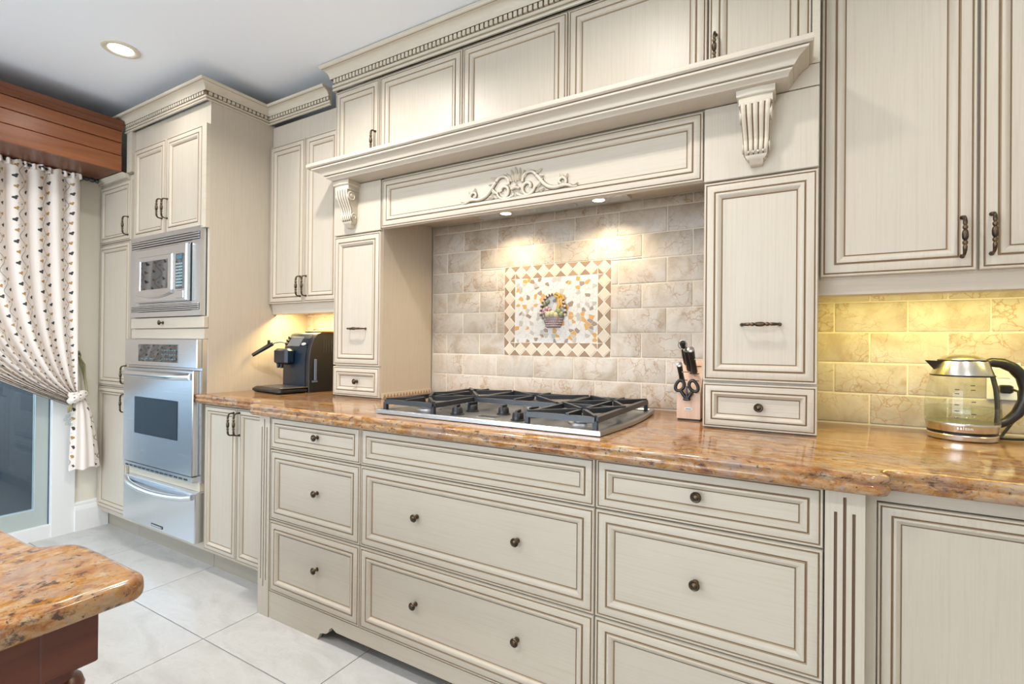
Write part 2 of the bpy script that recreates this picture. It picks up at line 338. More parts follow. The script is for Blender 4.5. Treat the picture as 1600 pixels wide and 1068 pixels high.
# ------------------------------------------------------------------ cabinet parts
PROF = [(0, 0, 0), (0, .0165, 0), (.002, .019, 0), (.0060, .019, 2), (.0073, .0160, 1), (.0090, .0160, 2), (.0105, .0195, 0), (.013, .0205, 0), (.022, .0220, 0), (.0310, .0208, 2), (.0334, .0170, 1), (.0352, .0170, 2), (.0372, .0215, 0),
        (.039, .0222, 0), (.043, .0222, 0), (.049, .0175, 0), (.0535, .0140, 2), (.0556, .0100, 1), (.0578, .0100, 0)]
def door_mb(x0, x1, z0, z1, yf, k=1.0, prof=PROF):
    mb = MB(); L = []; ms = []
    for a, hh, m in prof:
        a *= k; y = yf+.022-hh
        L.append([(x0+a, y, z0+a), (x1-a, y, z0+a), (x1-a, y, z1-a), (x0+a, y, z1-a)]); ms.append(m)
    mb.loops(L, False, False, ms[:-1]); return mb
def front(name, parent, x0, x1, z0, z1, yf, horiz=False, k=1.0, label=None):
    g = .0015; x0 += g; x1 -= g; z0 += g; z1 -= g; m = CH if horiz else CV
    d = obj(name, door_mb(x0, x1, z0, z1, yf, k), [m, GL, TAN], parent, 40, label)
    a = .0578*k; y = yf+.022-.0115
    pb = MB(); pb.loops([[(x0+a-.001, y+.004, z0+a-.001), (x1-a+.001, y+.004, z0+a-.001), (x1-a+.001, y+.004, z1-a+.001), (x0+a-.001, y+.004, z1-a+.001)],
                         [(x0+a, y, z0+a), (x1-a, y, z0+a), (x1-a, y, z1-a), (x0+a, y, z1-a)]])
    obj('panel', pb, m, d); return d
def handle_mesh():
    L = .108; P = []; R = []
    half = [(0, 0, .054, .0075), (0, -.003, .054, .0078), (0, -.008, .054, .0045), (0, -.016, .0538, .0042), (0, -.024, .0515, .0048), (0, -.0285, .046, .0055), (0, -.030, .040, .0062), (0, -.031, .033, .0068), (0, -.031, .029, .0058),
            (0, -.031, .0275, .0044), (0, -.031, .025, .0068), (0, -.031, .021, .0080), (0, -.031, .0170, .0066), (0, -.031, .015, .0045), (0, -.031, .0125, .0068), (0, -.031, .0075, .0088), (0, -.031, .0, .0094)]
    half = [(x, y, z, r*.80) for x, y, z, r in half]
    for x, y, z, r in half: P.append((x, y, z)); R.append(r)
    for x, y, z, r in reversed(half[:-1]): P.append((x, y, -z)); R.append(r)
    return MB().tube(P, R, 8).mesh('handle', BZ, 60)
HND = handle_mesh()
def knob_mesh():
    return MB().lathe([(.0085, 0), (.0085, -.002), (.0045, -.0045), (.0042, -.012), (.0055, -.016), (.0115, -.0175), (.0138, -.020), (.0138, -.0225), (.0118, -.0245), (.0105, -.0235), (.0085, -.0235), (.0070, -.026), (.003, -.0275)], 16, axis='y').mesh('knob', BZ, 50)
KNB = knob_mesh()
def knob(parent, x, y, z): return place('knob', KNB, parent, (x, y, z))
def handle(parent, x, y, z, horiz=False): return place('handle', HND, parent, (x, y, z), (0, PI/2, 0) if horiz else (0, 0, 0))
FR = .011   # panel face behind the front plane

def sweep(mb, path, prof, mi):
    """moulding along axis-aligned plan path, outward normal = right-hand side of travel turned (dy,-dx)"""
    seg = []
    for a, b in zip(path, path[1:]):
        d = Vector((b[0]-a[0], b[1]-a[1])).normalized(); seg.append(Vector((d.y, -d.x)))
    L = []
    for i, p in enumerate(path):
        if i == 0: o = seg[0]
        elif i == len(path)-1: o = seg[-1]
        else: o = seg[i-1]+seg[i]
        L.append([(p[0]+o.x*q, p[1]+o.y*q, z) for q, z, _ in prof])
    n = len(prof); k = len(mb.v)
    for l in L: mb.v += l
    for i in range(len(L)-1):
        for j in range(n-1):
            mb.f.append((k+i*n+j, k+(i+1)*n+j, k+(i+1)*n+j+1, k+i*n+j+1)); mb.m.append(prof[j][2])
    mb.f.append(tuple(k+j for j in range(n))); mb.m.append(0); mb.f.append(tuple(k+(len(L)-1)*n+j for j in reversed(range(n)))); mb.m.append(0)
    return seg
def crown(name, label, path, z0, H, dent=True):
    s_ = H/.105
    pr = [(0, 0, 0), (.008, 0, 0), (.0105, .005, 0), (.0085, .010, 0), (.0065, .012, 1), (.0065, .0145, 0), (.011, .016, 0), (.0115, .026, 1), (.0085, .028, 1), (.0085, .049, 1), (.019, .050, 0), (.021, .056, 0),
          (.0225, .062, 0), (.0265, .071, 0), (.034, .080, 0), (.043, .0855, 0), (.050, .0875, 1), (.0505, .0895, 0), (.056, .0915, 0), (.0595, .097, 0), (.0595, .105, 0), (0, .105, 0), (0, 0, 0)]
    pr = [(a, z0+b*s_, m) for a, b, m in pr]
    mb = MB(); seg = sweep(mb, path, pr, 0)
    t = thing(name, label, 'crown moulding', (path[0][0], path[0][1], z0))
    obj('moulding', mb, [CT, GL], t, 30)
    db = MB(); za, zb = z0+.030*s_, z0+.048*s_
    for (a, b), nn in zip(zip(path, path[1:]), seg):
        a = Vector(a); b = Vector(b); d = (b-a); Ln = d.length; d.normalize(); k = int(Ln/.0232)
        for i in range(k):
            c = a+d*((i+.5)*Ln/k); p0 = c-d*.0078+nn*.008; p1 = c+d*.0078+nn*.0175
            db.box(p0.x, p1.x, p0.y, p1.y, za, zb)
    stuff(obj('dentil_trim', db, CT, t)); return t

def cabinet(name, label, loc, group=None): return thing(name, label, 'cabinet', loc, group)

# ------------------------------------------------------------------ pantry cabinet (narrow tall)
t = cabinet('pantry_cabinet', 'narrow tall cream pantry cabinet with three stacked doors beside the curtain', (-1.93, -.73, 0))
obj('body', MB().box(XL+.002, -1.726, -.708, -.01, .10, 2.20), CV, t)
obj('toe_kick', MB().box(XL+.002, -1.726, -.664, -.05, 0, .0995), TOE, t)
obj('top_moulding', MB().loops([[(XL+.002, -.708, 2.175), (-1.79, -.708, 2.175), (-1.79, -.1, 2.175), (XL+.002, -.1, 2.175)], [(XL+.002, -.735, 2.182), (-1.785, -.735, 2.182), (-1.785, -.1, 2.182), (XL+.002, -.1, 2.182)],
    [(XL+.002, -.735, 2.192), (-1.785, -.735, 2.192), (-1.785, -.1, 2.192), (XL+.002, -.1, 2.192)], [(XL+.002, -.755, 2.208), (-1.785, -.755, 2.208), (-1.785, -.1, 2.208), (XL+.002, -.1, 2.208)]]), CT, t)
for z0, z1, hz in ((1.80, 2.171, 1.885), (.905, 1.797, .985), (.129, .902, .815)):
    d = front('door', t, -2.142, -1.735, z0, z1, yT, k=.9); handle(d, -1.757, yT+.001, hz)

# ------------------------------------------------------------------ oven tower
t = cabinet('oven_tower_cabinet', 'tall cream cabinet tower housing the microwave and wall oven', (-1.32, -.73, 0))
mb = MB()
X0, X1, YF = -1.724, -.916, -.708
mb.box(X0, X0+.02, YF, -.01, .10, 2.455); mb.box(X1-.02, X1, YF, -.01, .10, 2.455)                    # sides
a_, b_ = X0+.02, X1-.02
mb.box(a_, b_, YF, -.03, 1.80, 2.455); mb.box(a_, b_, YF, -.03, 1.205, 1.325); mb.box(a_, b_, -.03, -.01, .10, 2.455)
mb.box(a_, b_, YF, -.03, .10, .145); mb.box(a_, b_, YF, -.03, .41, .45);
obj('body', mb, CV, t)
obj('toe_kick', MB().box(X0+.0005, X1-.0005, -.664, -.05, 0, .0995), TOE, t)
obj('stile', MB().box(-.9565, -.9165, -.729, -.7079, 1.787, 2.33), CT, t)
obj('filler', MB().box(-1.788, -1.7245, -.729, -.30, 2.21, 2.45), CT, t)
dl = front('door', t, -1.702, -1.332, 1.787, 2.33, yT); handle(dl, -1.357, yT+.001, 1.935)
dr = front('door', t, -1.328, -.957, 1.787, 2.33, yT); handle(dr, -1.303, yT+.001, 1.93)
dw = obj('drawer', MB().cbox(-1.70, -.9165, -.733, -.708, 1.262, 1.322, .003), CH, t, 30); knob(dw, -1.325, -.733, 1.293)
obj('rail', MB().box(-1.70, -.9165, -.728, -.7081, 1.205, 1.257), CH, t)

# microwave
mw = thing('microwave', 'stainless built-in microwave with slatted vent trim above the oven', 'microwave', (-1.32, -.735, 1.33))
fx0, fx1, fy = -1.70, -.942, -.738
mb = MB(); mb.box(fx0, fx1, fy, -.7085, 1.770, 1.797); mb.box(fx0, fx1, fy, -.7085, 1.327, 1.355); mb.box(fx0, -1.592, fy, -.7085, 1.355, 1.77); mb.box(-1.022, fx1, fy, -.7085, 1.355, 1.77)
mb.box(-1.592, -1.022, fy, -.7085, 1.715, 1.725); mb.box(-1.592, -1.022, fy, -.7085, 1.396, 1.404)
obj('trim_frame', mb, ST, mw)
mbk = MB().box(-1.592, -1.022, -.728, -.55, 1.355, 1.77); obj('vent_cavity', mbk, BKM, mw)
for zc in (1.7345, 1.7475, 1.7605): obj('slat', MB().cbox(-1.682, -.952, fy-.004, -.728, zc-.0038, zc+.0038, .001), ST, mw)
for zc in (1.3625, 1.3725, 1.3825, 1.391): obj('slat', MB().cbox(-1.682, -.952, fy-.004, -.728, zc-.003, zc+.003, .001), ST, mw)
for z0, z1 in ((1.727, 1.768), (1.357, 1.394)): obj('vent_recess', MB().box(-1.684, -.950, fy-.0012, fy+.003, z0, z1), BKM, mw)
dy = -.764
mdoor = obj('door', MB().cbox(-1.586, -1.032, dy, -.7285, 1.406, 1.712, .006), ST, mw, 30)
wf = MB(); R4 = lambda x0, x1, z0, z1, y: [(x0, y, z0), (x1, y, z0), (x1, y, z1), (x0, y, z1)]
wf.loops([R4(-1.545, -1.165, 1.455, 1.665, dy-.0005), R4(-1.540, -1.170, 1.460, 1.660, dy-.006), R4(-1.513, -1.205, 1.475, 1.642, dy-.006), R4(-1.508, -1.210, 1.480, 1.638, dy-.002)], False, False)
obj('window_frame', wf, ST, mdoor)
obj('window', MB().box(-1.5095, -1.2085, dy-.0025, dy+.001, 1.478, 1.640), BGL, mdoor)
hb = MB(); L = []
for i in range(13):
    u = i/12; x = -1.552+u*.392; sag = .022*math.sin(PI*u); L.append([(x, dy-.001, 1.470), (x, dy-.013, 1.468), (x, dy-.016, 1.455-sag), (x, dy-.001, 1.448-sag)])
hb.loops(L); obj('handle', hb, STP, mdoor, 40)
cp = obj('control_panel', MB().cbox(-1.131, -1.054, dy-.003, dy+.001, 1.470, 1.657, .0015), BGL, mdoor)
BTN = plain('pale_blue_keys', (.30, .48, .56), .4)
bm_ = MB().box(-.0055, .0055, -.001, 0, -.004, .004).mesh('button', BTN)
for i in range(4):
    for j in range(8): place('button', bm_, mw, (-1.117+.0165*i, dy-.0032, 1.487+.0165*j))
obj('display', MB().box(-1.122, -1.063, dy-.0042, dy-.0025, 1.628, 1.650), plain('dim_blue_display', (.04, .15, .22), .1), mw)
obj('open_button', MB().cbox(-1.131, -1.054, dy-.003, dy+.001, 1.420, 1.460, .0015), ST, mdoor)

# wall oven
ov = thing('wall_oven', 'stainless single wall oven with black window and bar handle', 'oven', (-1.31, -.74, .455))
oy = -.762
obj('body', MB().box(-1.69, -.945, -.735, -.15, .458, 1.198).box(-1.699, -.921, -.7345, -.7085, .455, 1.203), ST, ov)
cpn = obj('control_panel', MB().cbox(-1.697, -.922, oy, -.7349, 1.050, 1.201, .003), ST, ov, 30)
obj('display', MB().cbox(-1.533, -1.102, oy-.002, oy+.002, 1.075, 1.172, .0015), BGL, cpn)
ln = plain('display_print', (.08, .20, .24), .4)
mb = MB()
for i in range(6):
    for j in range(3): mb.box(-1.27+.026*i, -1.255+.026*i, oy-.0028, oy-.0018, 1.09+.024*j, 1.096+.024*j)
for i in range(3): mb.box(-1.50+.05*i, -1.47+.05*i, oy-.0028, oy-.0018, 1.088, 1.094)
stuff(obj('key_print', mb, ln, ov))
od = obj('door', MB().cbox(-1.697, -.945, oy-.006, -.7349, .490, 1.038, .004), ST, ov, 30)
obj('window', MB().cbox(-1.555, -1.087, oy-.0085, oy-.004, .664, .872, .002), BGL, od)
L = []
for i in range(17):
    u = i/16; e = (math.sin(PI*min(1, u*5)/2) if u < .2 else (math.sin(PI*min(1, (1-u)*5)/2) if u > .8 else 1)); L.append(Vector((-1.668+u*.70, oy-.006-.045*e, 1.006)))
obj('handle', MB().tube(L, .0185, 12), ST, od, 50)
vt = obj('vent_strip', MB().box(-1.697, -.945, oy-.002, -.7349, .458, .487), ST, ov)
for i in range(14): obj('slot', MB().box(-1.665+.049*i, -1.632+.049*i, oy-.0035, oy-.0015, .465, .473), BKM, vt)
# warming drawer
wd = thing('warming_drawer', 'stainless warming drawer with arched handle under the wall oven', 'drawer', (-1.31, -.74, .145))
obj('front_panel', MB().cbox(-1.697, -.922, -.762, -.7085, .147, .408, .004), ST, wd, 30)
obj('lip', MB().box(-1.69, -.93, -.735, -.7085, .409, .455), CT, wd)
L = [Vector((-1.650+u/16*.70, -.762-.038*math.sin(PI*u/16)**.5, .385-.022*math.sin(PI*u/16)**.7)) for u in range(17)]
obj('handle', MB().tube(L, .0155, 12), ST, wd, 50)
bd = obj('badge', MB().cbox(-1.362, -1.240, -.7645, -.7615, .163, .178, .001), BKM, wd)
obj('badge_lettering', MB().box(-1.357, -1.259, -.7652, -.7640, .1665, .1745).box(-1.255, -1.246, -.7652, -.7640, .1665, .1745), STP, bd)

# ------------------------------------------------------------------ small base between tower and drawers
t = cabinet('base_cabinet', 'low cream two-door base cabinet beside the stainless warming drawer', (-.6, -.73, 0))
obj('body', MB().box(-.914, -.302, -.708, -.11, .10, .868), [CV], t)
obj('toe_kick', MB().box(-.914, -.302, -.664, -.2, 0, .0995), TOE, t)
d = front('door', t, -.905, -.622, .118, .864, yT, k=.8); handle(d, -.644, yT+.001, .787)
d = front('door', t, -.618, -.335, .118, .864, yT, k=.8); handle(d, -.596, yT+.001, .79)

# ------------------------------------------------------------------ upper cabinet over the coffee machine
t = cabinet('wall_cabinet', 'cream two-door wall cabinet above the coffee machine', (-.62, -.375, 1.35))
obj('body', MB().box(-.914, -.331, -.353, -.11, 1.405, 2.44), CV, t)
obj('light_rail', MB().loops([[(-.914, -.335, 1.350), (-.331, -.335, 1.350), (-.331, -.315, 1.350), (-.914, -.315, 1.350)], [(-.914, -.345, 1.354), (-.331, -.345, 1.354), (-.331, -.315, 1.354), (-.914, -.315, 1.354)],
   [(-.914, -.352, 1.405), (-.331, -.352, 1.405), (-.331, -.315, 1.405), (-.914, -.315, 1.405)]]), CH, t)
d = front('door', t, -.912, -.606, 1.409, 2.32, yU); handle(d, -.628, yU+.001, 1.50)
d = front('door', t, -.602, -.332, 1.409, 2.32, yU); handle(d, -.580, yU+.001, 1.50)
sf = obj('strip_light', MB().box(-.86, -.42, -.302, -.268, 1.384, 1.4045), WPL, t); obj('lens', MB().box(-.85, -.43, -.299, -.271, 1.3815, 1.3839), emit('warm_strip_lens', (1, .78, .4), 2.0), sf)
crown('crown_moulding', 'cream dentil crown moulding along the oven tower and coffee corner', [(-1.788, -.3), (-1.788, -.73), (-.916, -.73), (-.916, -.375), (-.392, -.375)], 2.447, .088)

# ------------------------------------------------------------------ pull-out columns
def column(label, x0, x1, side_lab):
    t = cabinet('pullout_cabinet', label, ((x0+x1)/2, yC, .92), 'pull-out columns flanking the cooktop')
    obj('body', MB().box(x0, x1, yC+.022, -.012 if x0 > 1 or True else 0, .9205, 2.052), CV, t)
    d = front('door', t, x0, x1, 1.076, 1.735, yC); cx = (x0+x1)/2
    handle(d, cx+.008, yC+FR, 1.262, True)
    dd = front('drawer', t, x0, x1, .9225, 1.072, yC, True, .82); knob(dd, cx+.005, yC+FR, .998)
    obj('frieze_panel', MB().cbox(x0+.001, x1-.001, yC+.001, yC+.022, 1.739, 1.984, .002).box(x0+.001, x1-.001, yC+.002, yC+.022, 1.987, 2.052), CV, t)
    return t
cl = column('slim cream pull-out column standing beside the coffee machine', -.328, 0, 1)
cr = column('slim cream pull-out column standing beside the knife block', 1.479, 1.809, 0)
# small stone border along the foot of the niche side
bs = MB().box(.0005, .006, -.385, -.015, .9205, .945); o = obj('border_strip', bs, DIAM, cl)
mb = MB()
for i in range(16):
    y = -.378+i*.0225; mb.prism([(y, .924), (y+.018, .924), (y+.009, .941)], 'x', .006, .0075)
stuff(obj('border_chips', mb, TRI2, cl))

# ------------------------------------------------------------------ cabinets above the mantel
bx = [(-.328, -.017, 'small single-door cream cabinet at the coffee-machine end above the mantel', [(-.328, -.017)], -.040),
      (-.015, 1.487, 'long three-door cream cabinet above the middle of the mantel', [(-.015, .4765), (.4785, .9755), (.9775, 1.487)], None),
      (1.489, 1.809, 'single-door cream cabinet above the mantel over the knife-block column', [(1.489, 1.787)], 1.513)]
for x0, x1, lab, drs, hx in bx:
    t = cabinet('over_mantel_cabinet', lab, ((x0+x1)/2, yC, 2.055), 'cabinets above the mantel')
    obj('body', MB().box(x0+.0005, x1-.0005, yC+.022, -.012, 2.0525, 2.50), CV, t)
    for a, b in drs:
        d = front('door', t, a, b, 2.078, 2.482, yC)
        if hx: handle(d, hx, yC+.001, 2.17)
    if hx and hx > 1: obj('stile', MB().box(1.788, 1.809, yC+.004, yC+.022, 2.056, 2.482), CT, t)
crown('crown_moulding', 'cream dentil crown moulding above the mantel cabinets', [(-.328, -.36), (-.328, -.404), (1.809, -.404), (1.809, -.30)], 2.489, .121)

# ------------------------------------------------------------------ hood mantel
t = thing('hood_mantel', 'cream moulded mantel shelf with carved valance over the cooktop', 'mantel', (.74, yC, 1.745))
def shelf(name, prof, xl, xr):
    """prof: list of (y, z, left inset, right inset, mat)"""
    L = []; ms = []
    for y, z, a, b, m in prof: L.append([(xl+a, y, z), (xr-b, y, z), (xr-b, yC+.001, z), (xl+a, yC+.001, z)]); ms.append(m)
    return obj(name, MB().loops(L, True, True, ms[:-1]), [CH, GL], t, 30)
shelf('shelf_top', [(-.527, 2.0525, .012, .010, 0), (-.536, 2.0545, .003, .003, 0), (-.541, 2.060, 0, 0, 0), (-.542, 2.067, 0, 0, 0), (-.539, 2.074, .001, .001, 0), (-.532, 2.080, .004, .004, 0)], -.376, 1.791)
shelf('ogee_moulding', [(-.505, 2.010, .079, .040, 0), (-.511, 2.012, .072, .037, 0), (-.514, 2.018, .066, .033, 0), (-.518, 2.030, .050, .024, 0), (-.526, 2.040, .030, .010, 0), (-.534, 2.044, .016, .002, 0), (-.535, 2.050, .012, 0, 1), (-.530, 2.052, .016, .006, 0)], -.357, 1.780)
shelf('bed_moulding', [(-.490, 1.986, .045, .015, 0), (-.495, 1.988, .040, .012, 0), (-.499, 1.995, .032, .010, 0), (-.507, 2.002, .012, .003, 0), (-.508, 2.007, .006, 0, 1), (-.500, 2.010, .014, .006, 0)], -.287, 1.739)
v = obj('valance', MB().box(.0, 1.479, yC+.018, yC+.034, 1.7465, 1.985).box(.002, 1.477, yC+.019, yC+.034, 1.985, 2.05), CH, t)
front('valance_frame', t, .002, 1.477, 1.7465, 1.982, yC, True, .95)
# scrolled applique
def spiral(cx, cz, r0, r1, a0, a1, n=22): return [(cx+(r0+(r1-r0)*i/n)*math.cos(a0+(a1-a0)*i/n), cz+(r0+(r1-r0)*i/n)*math.sin(a0+(a1-a0)*i/n)) for i in range(n+1)]
def bez(p, n=14):
    out = []
    for i in range(n+1):
        u = i/n; q = [Vector(x) for x in p]
        while len(q) > 1: q = [q[j].lerp(q[j+1], u) for j in range(len(q)-1)]
        out.append((q[0].x, q[0].y))
    return out
ocx, ocz, oyf = .749, 1.797, yC+FR-.002
mb = MB(); og = MB()
def scroll(pts, r0, r1, sgn, rmid=None):
    n = len(pts); R = []
    for i in range(n):
        u = i/(n-1); R.append((r0+(r1-r0)*u) if rmid is None else (r0*(1-u)**2+2*rmid*u*(1-u)+r1*u*u))
    mb.tube([(ocx+sgn*x, oyf-.003, ocz+z) for x, z in pts], R, 8)
    k = len(og.v); og.tube([(ocx+sgn*x, 0, ocz+z) for x, z in pts], [q+.0022 for q in R], 8)
    og.v[k:] = [(a, oyf+.0008+b*.12, c) for a, b, c in og.v[k:]]
def leaf(x, z, ang, ln, wd, sgn):
    d = Vector((math.cos(ang), math.sin(ang))); nrm = Vector((-d.y, d.x)); P = []
    for u, k in ((0, .3), (.25, .8), (.5, 1), (.75, .75), (1, .12)): P.append((u*ln, k*wd))
    a = [Vector((x, z))+d*u+nrm*k for u, k in P]; b = [Vector((x, z))+d*u-nrm*k for u, k in P]; c = [Vector((x, z))+d*u for u, k in P]
    V = [(ocx+sgn*p.x, oyf-.0015, ocz+p.y) for p in a]+[(ocx+sgn*p.x, oyf-.009, ocz+p.y) for p in c]+[(ocx+sgn*p.x, oyf-.0015, ocz+p.y) for p in b]
    F = []
    for i in range(4): F += [(i, i+1, i+6, i+5), (i+5, i+6, i+11, i+10)]
    mb.add(V, F)
for sgn in (1, -1):
    scroll(spiral(.058, .030, .010, .032, -.2, PI*1.55), .007, .0055, sgn)                              # lower volute
    scroll(bez([(.006, .012), (.03, -.012), (.085, -.010), (.090, .03)]), .006, .005, sgn)
    scroll(spiral(.066, .060, .034, .030, PI*1.05, PI*.15, 14), .0055, .0065, sgn)                      # big arch
    scroll(bez([(.095, .072), (.118, .055), (.128, .010), (.165, .006), (.200, .008), (.218, .02)]), .007, .006, sgn, .0085)
    scroll(spiral(.206, .030, .020, .006, -.6, PI*1.5), .006, .005, sgn)                                # end volute
    scroll(bez([(.205, .012), (.235, .022), (.248, -.004), (.272, .004)]), .006, .002, sgn, .007)
    scroll(bez([(.084, .022), (.105, .03), (.11, .05), (.125, .055)]), .005, .003, sgn)
    for a, l_, x, z in ((1.35, .052, .010, .062), (1.05, .045, .020, .062), (.75, .036, .028, .066), (.35, .034, .088, .082), (-.2, .030, .100, .070), (.9, .026, .100, .022), (.2, .028, .104, .008), (2.2, .02, .21, .045), (.9, .02, .22, .04), (.3, .026, .250, .006), (-1.2, .022, .112, .02)):
        leaf(x, z, a, l_, .0075, sgn)
leaf(0, .058, PI/2, .062, .009, 1); leaf(0, .018, -PI/2, .03, .008, 1); leaf(.012, .02, -1.2, .022, .006, 1); leaf(.012, .02, -1.2, .022, .006, -1)
mb.sphere((ocx, oyf-.004, ocz+.045), .008, 8); mb.tube([(ocx-.02, oyf-.005, ocz+.03), (ocx, oyf-.006, ocz+.036), (ocx+.02, oyf-.005, ocz+.03)], .006, 6)
obj('ornament_glaze', og, [GL], t)
obj('carved_ornament', mb, [CT], t, 60, 'scrolled acanthus carving at the middle of the valance')
# corbels
def corbel_meshes():
    # local: x centred, y=0 at wall (front = -y), z=0 at shelf underside
    S = [(-.073, -.042), (-.074, -.055), (-.070, -.080), (-.058, -.105), (-.046, -.128), (-.040, -.146), (-.0415, -.158), (-.045, -.168), (-.044, -.180), (-.037, -.190), (-.028, -.194)]
    S2 = []
    for i in range(len(S)-1):
        for k in range(3): S2.append((S[i][0]+(S[i+1][0]-S[i][0])*k/3, S[i][1]+(S[i+1][1]-S[i][1])*k/3))
    S2.append(S[-1]); nx = 41; mb = MB(); rows = []
    for y, z in S2:
        u = (z+.042)/(-.152); hw = .044-.010*u; row = []
        for i in range(nx):
            x = -hw+2*hw*i/(nx-1); ph = (i/(nx-1)*5) % 1.0; reed = .0045*abs(math.sin(PI*ph))
            row.append((x, y-reed+.003, z))
        rows.append(row)
    k = len(mb.v)
    for r in rows: mb.v += r
    for i in range(len(rows)-1):
        for j in range(nx-1):
            ph = ((j+.5)/(nx-1)*5) % 1.0
            mb.f.append((k+i*nx+j, k+i*nx+j+1, k+(i+1)*nx+j+1, k+(i+1)*nx+j)); mb.m.append(1 if (ph < .07 or ph > .93) else 0)
    core = [[(-(.0425-.010*((z+.042)/-.152)), min(y+.006, -.002), z), ((.0425-.010*((z+.042)/-.152)), min(y+.006, -.002), z), ((.0425-.010*((z+.042)/-.152)), 0, z), (-(.0425-.010*((z+.042)/-.152)), 0, z)] for y, z in S2]
    mb.loops(core)
    for s_ in (-1, 1):       # volutes on the cheeks
        for (cy, cz, r, xx) in ((-.046, -.072, .024, .0405), (-.026, -.168, .016, .034)):
            mb.lathe([(r, s_*(xx-.002)), (r, s_*(xx+.004)), (r*.8, s_*(xx+.006)), (r*.62, s_*(xx+.002)), (r*.45, s_*(xx+.002)), (r*.38, s_*(xx+.006)), (.001, s_*(xx+.007))], 16, (0, cy, cz), 'x')
    for j in range(4): mb.sphere((-.0205+.0137*j, -.0455, -.186), .0042, 6)
    body = mb.mesh('fluted_body', [CT, GL], 45)
    cap = MB()
    bow = lambda hw, y, z, dy: [(-hw, y, z), (-hw*.5, y-dy, z), (0, y-dy*1.4, z), (hw*.5, y-dy, z), (hw, y, z), (hw, 0, z), (-hw, 0, z)]
    cap.loops([bow(.047, -.070, -.046, .003), bow(.047, -.070, -.024, .003), bow(.050, -.074, -.022, .003), bow(.054, -.076, -.018, .003), bow(.054, -.076, 0, .003)])
    capm = cap.mesh('cap', CT, 40)
    ft = MB(); Q = lambda hw, y, z: [(-hw, y, z), (hw, y, z), (hw, 0, z), (-hw, 0, z)]
    ft.loops([Q(.016, -.016, -.222), Q(.019, -.024, -.216), Q(.020, -.030, -.206), Q(.024, -.031, -.205), Q(.029, -.036, -.198), Q(.031, -.036, -.192)])
    return body, capm, ft.mesh('foot', CT, 40)
cbm, ccm, cfm = corbel_meshes()
for cx in (-.1935, 1.6385):
    c_ = place('corbel', cbm, t, (cx, yC+.001, 1.9855)); link('cap', ccm, c_); link('foot', cfm, c_)
# hood liner
hd = thing('range_hood', 'stainless hood insert with two lamps under the valance', 'range hood', (.82, -.28, 1.775))
obj('soffit', MB().box(.001, 1.478, yC+.035, -.012, 1.832, 1.85), CH, hd)
obj('housing', MB().box(.380, 1.135, -.366, -.070, 1.815, 1.8315), ST, hd)
obj('filter', MB().box(.66, .90, -.345, -.10, 1.812, 1.8152), STP, hd)
for lx in (.550, 1.012):
    ring = obj('lamp', MB().lathe([(.034, 1.815), (.034, 1.810), (.027, 1.808), (.025, 1.812)], 20, (lx, -.142, 0)), STP, hd, 40)
    obj('lens', MB().lathe([(.026, 1.8135), (.026, 1.8105), (.018, 1.8092), (.001, 1.809)], 16, (lx, -.142, 0)), LAMP, ring, 40)
    l = bpy.data.lights.new('hood_lamp', 'SPOT'); l.energy = 9.0; l.color = (1, .79, .50); l.spot_size = 2.7; l.spot_blend = .7; l.shadow_soft_size = .012
    lo = bpy.data.objects.new('hood_lamp', l); COL.objects.link(lo); lo.location = (lx, -.142, 1.802); lo.rotation_euler = (-.18, 0, 0)

# ------------------------------------------------------------------ wall cabinet right
t = cabinet('wall_cabinet', 'tall cream two-door wall cabinet above the glass kettle', (2.2, yRU, 1.35))
obj('body', MB().box(1.8105, 2.60, yRU+.022, -.012, 1.405, 2.50), CV, t)
obj('light_rail', MB().loops([[(1.8105, -.292, 1.352), (2.60, -.292, 1.352), (2.60, -.272, 1.352), (1.8105, -.272, 1.352)], [(1.8105, -.302, 1.356), (2.60, -.302, 1.356), (2.60, -.272, 1.356), (1.8105, -.272, 1.356)],
   [(1.8105, -.311, 1.405), (2.60, -.311, 1.405), (2.60, -.272, 1.405), (1.8105, -.272, 1.405)]]), CH, t)
d = front('door', t, 1.8145, 2.185, 1.409, 2.482, yRU, k=1.12); handle(d, 2.152, yRU+.001, 1.503)
d = front('door', t, 2.189, 2.5595, 1.409, 2.482, yRU, k=1.12); handle(d, 2.213, yRU+.001, 1.506)

sf = obj('strip_light', MB().box(1.84, 2.60, -.232, -.198, 1.384, 1.4045), WPL, t); obj('lens', MB().box(1.85, 2.59, -.229, -.201, 1.3815, 1.3839), emit('yellow_strip_lens', (1, .85, .3), 2.0), sf)

# ------------------------------------------------------------------ drawer bases
ZR = [(.729, .871), (.4235, .727), (.1148, .4215)]
def drawers(label, x0, x1, kn):
    t = cabinet('drawer_cabinet', label, ((x0+x1)/2, yB, 0), 'drawer cabinets under the cooktop counter')
    obj('body', MB().box(x0, x1, yB+.022, -.11, .10, .868), CV, t)
    for (z0, z1), ks in zip(ZR, kn):
        d = front('drawer', t, x0, x1, z0, z1, yB, True, .98 if z1-z0 > .2 else .86)
        for kx in ks: knob(d, kx, yB+FR, (z0+z1)/2+.006)
    return t
da = drawers('narrow cream three-drawer base cabinet nearest the oven tower', -.2245, .3235, [(.070,), (.073,), (.077,)])
dm = drawers('wide cream base cabinet with three broad drawer fronts under the cooktop', .3245, 1.2595, [(), (.598, 1.004), (.596, 1.006)])
dc = drawers('cream three-drawer base cabinet under the knife block', 1.2605, 1.812, [(1.534,), (1.532,), (1.532,)])
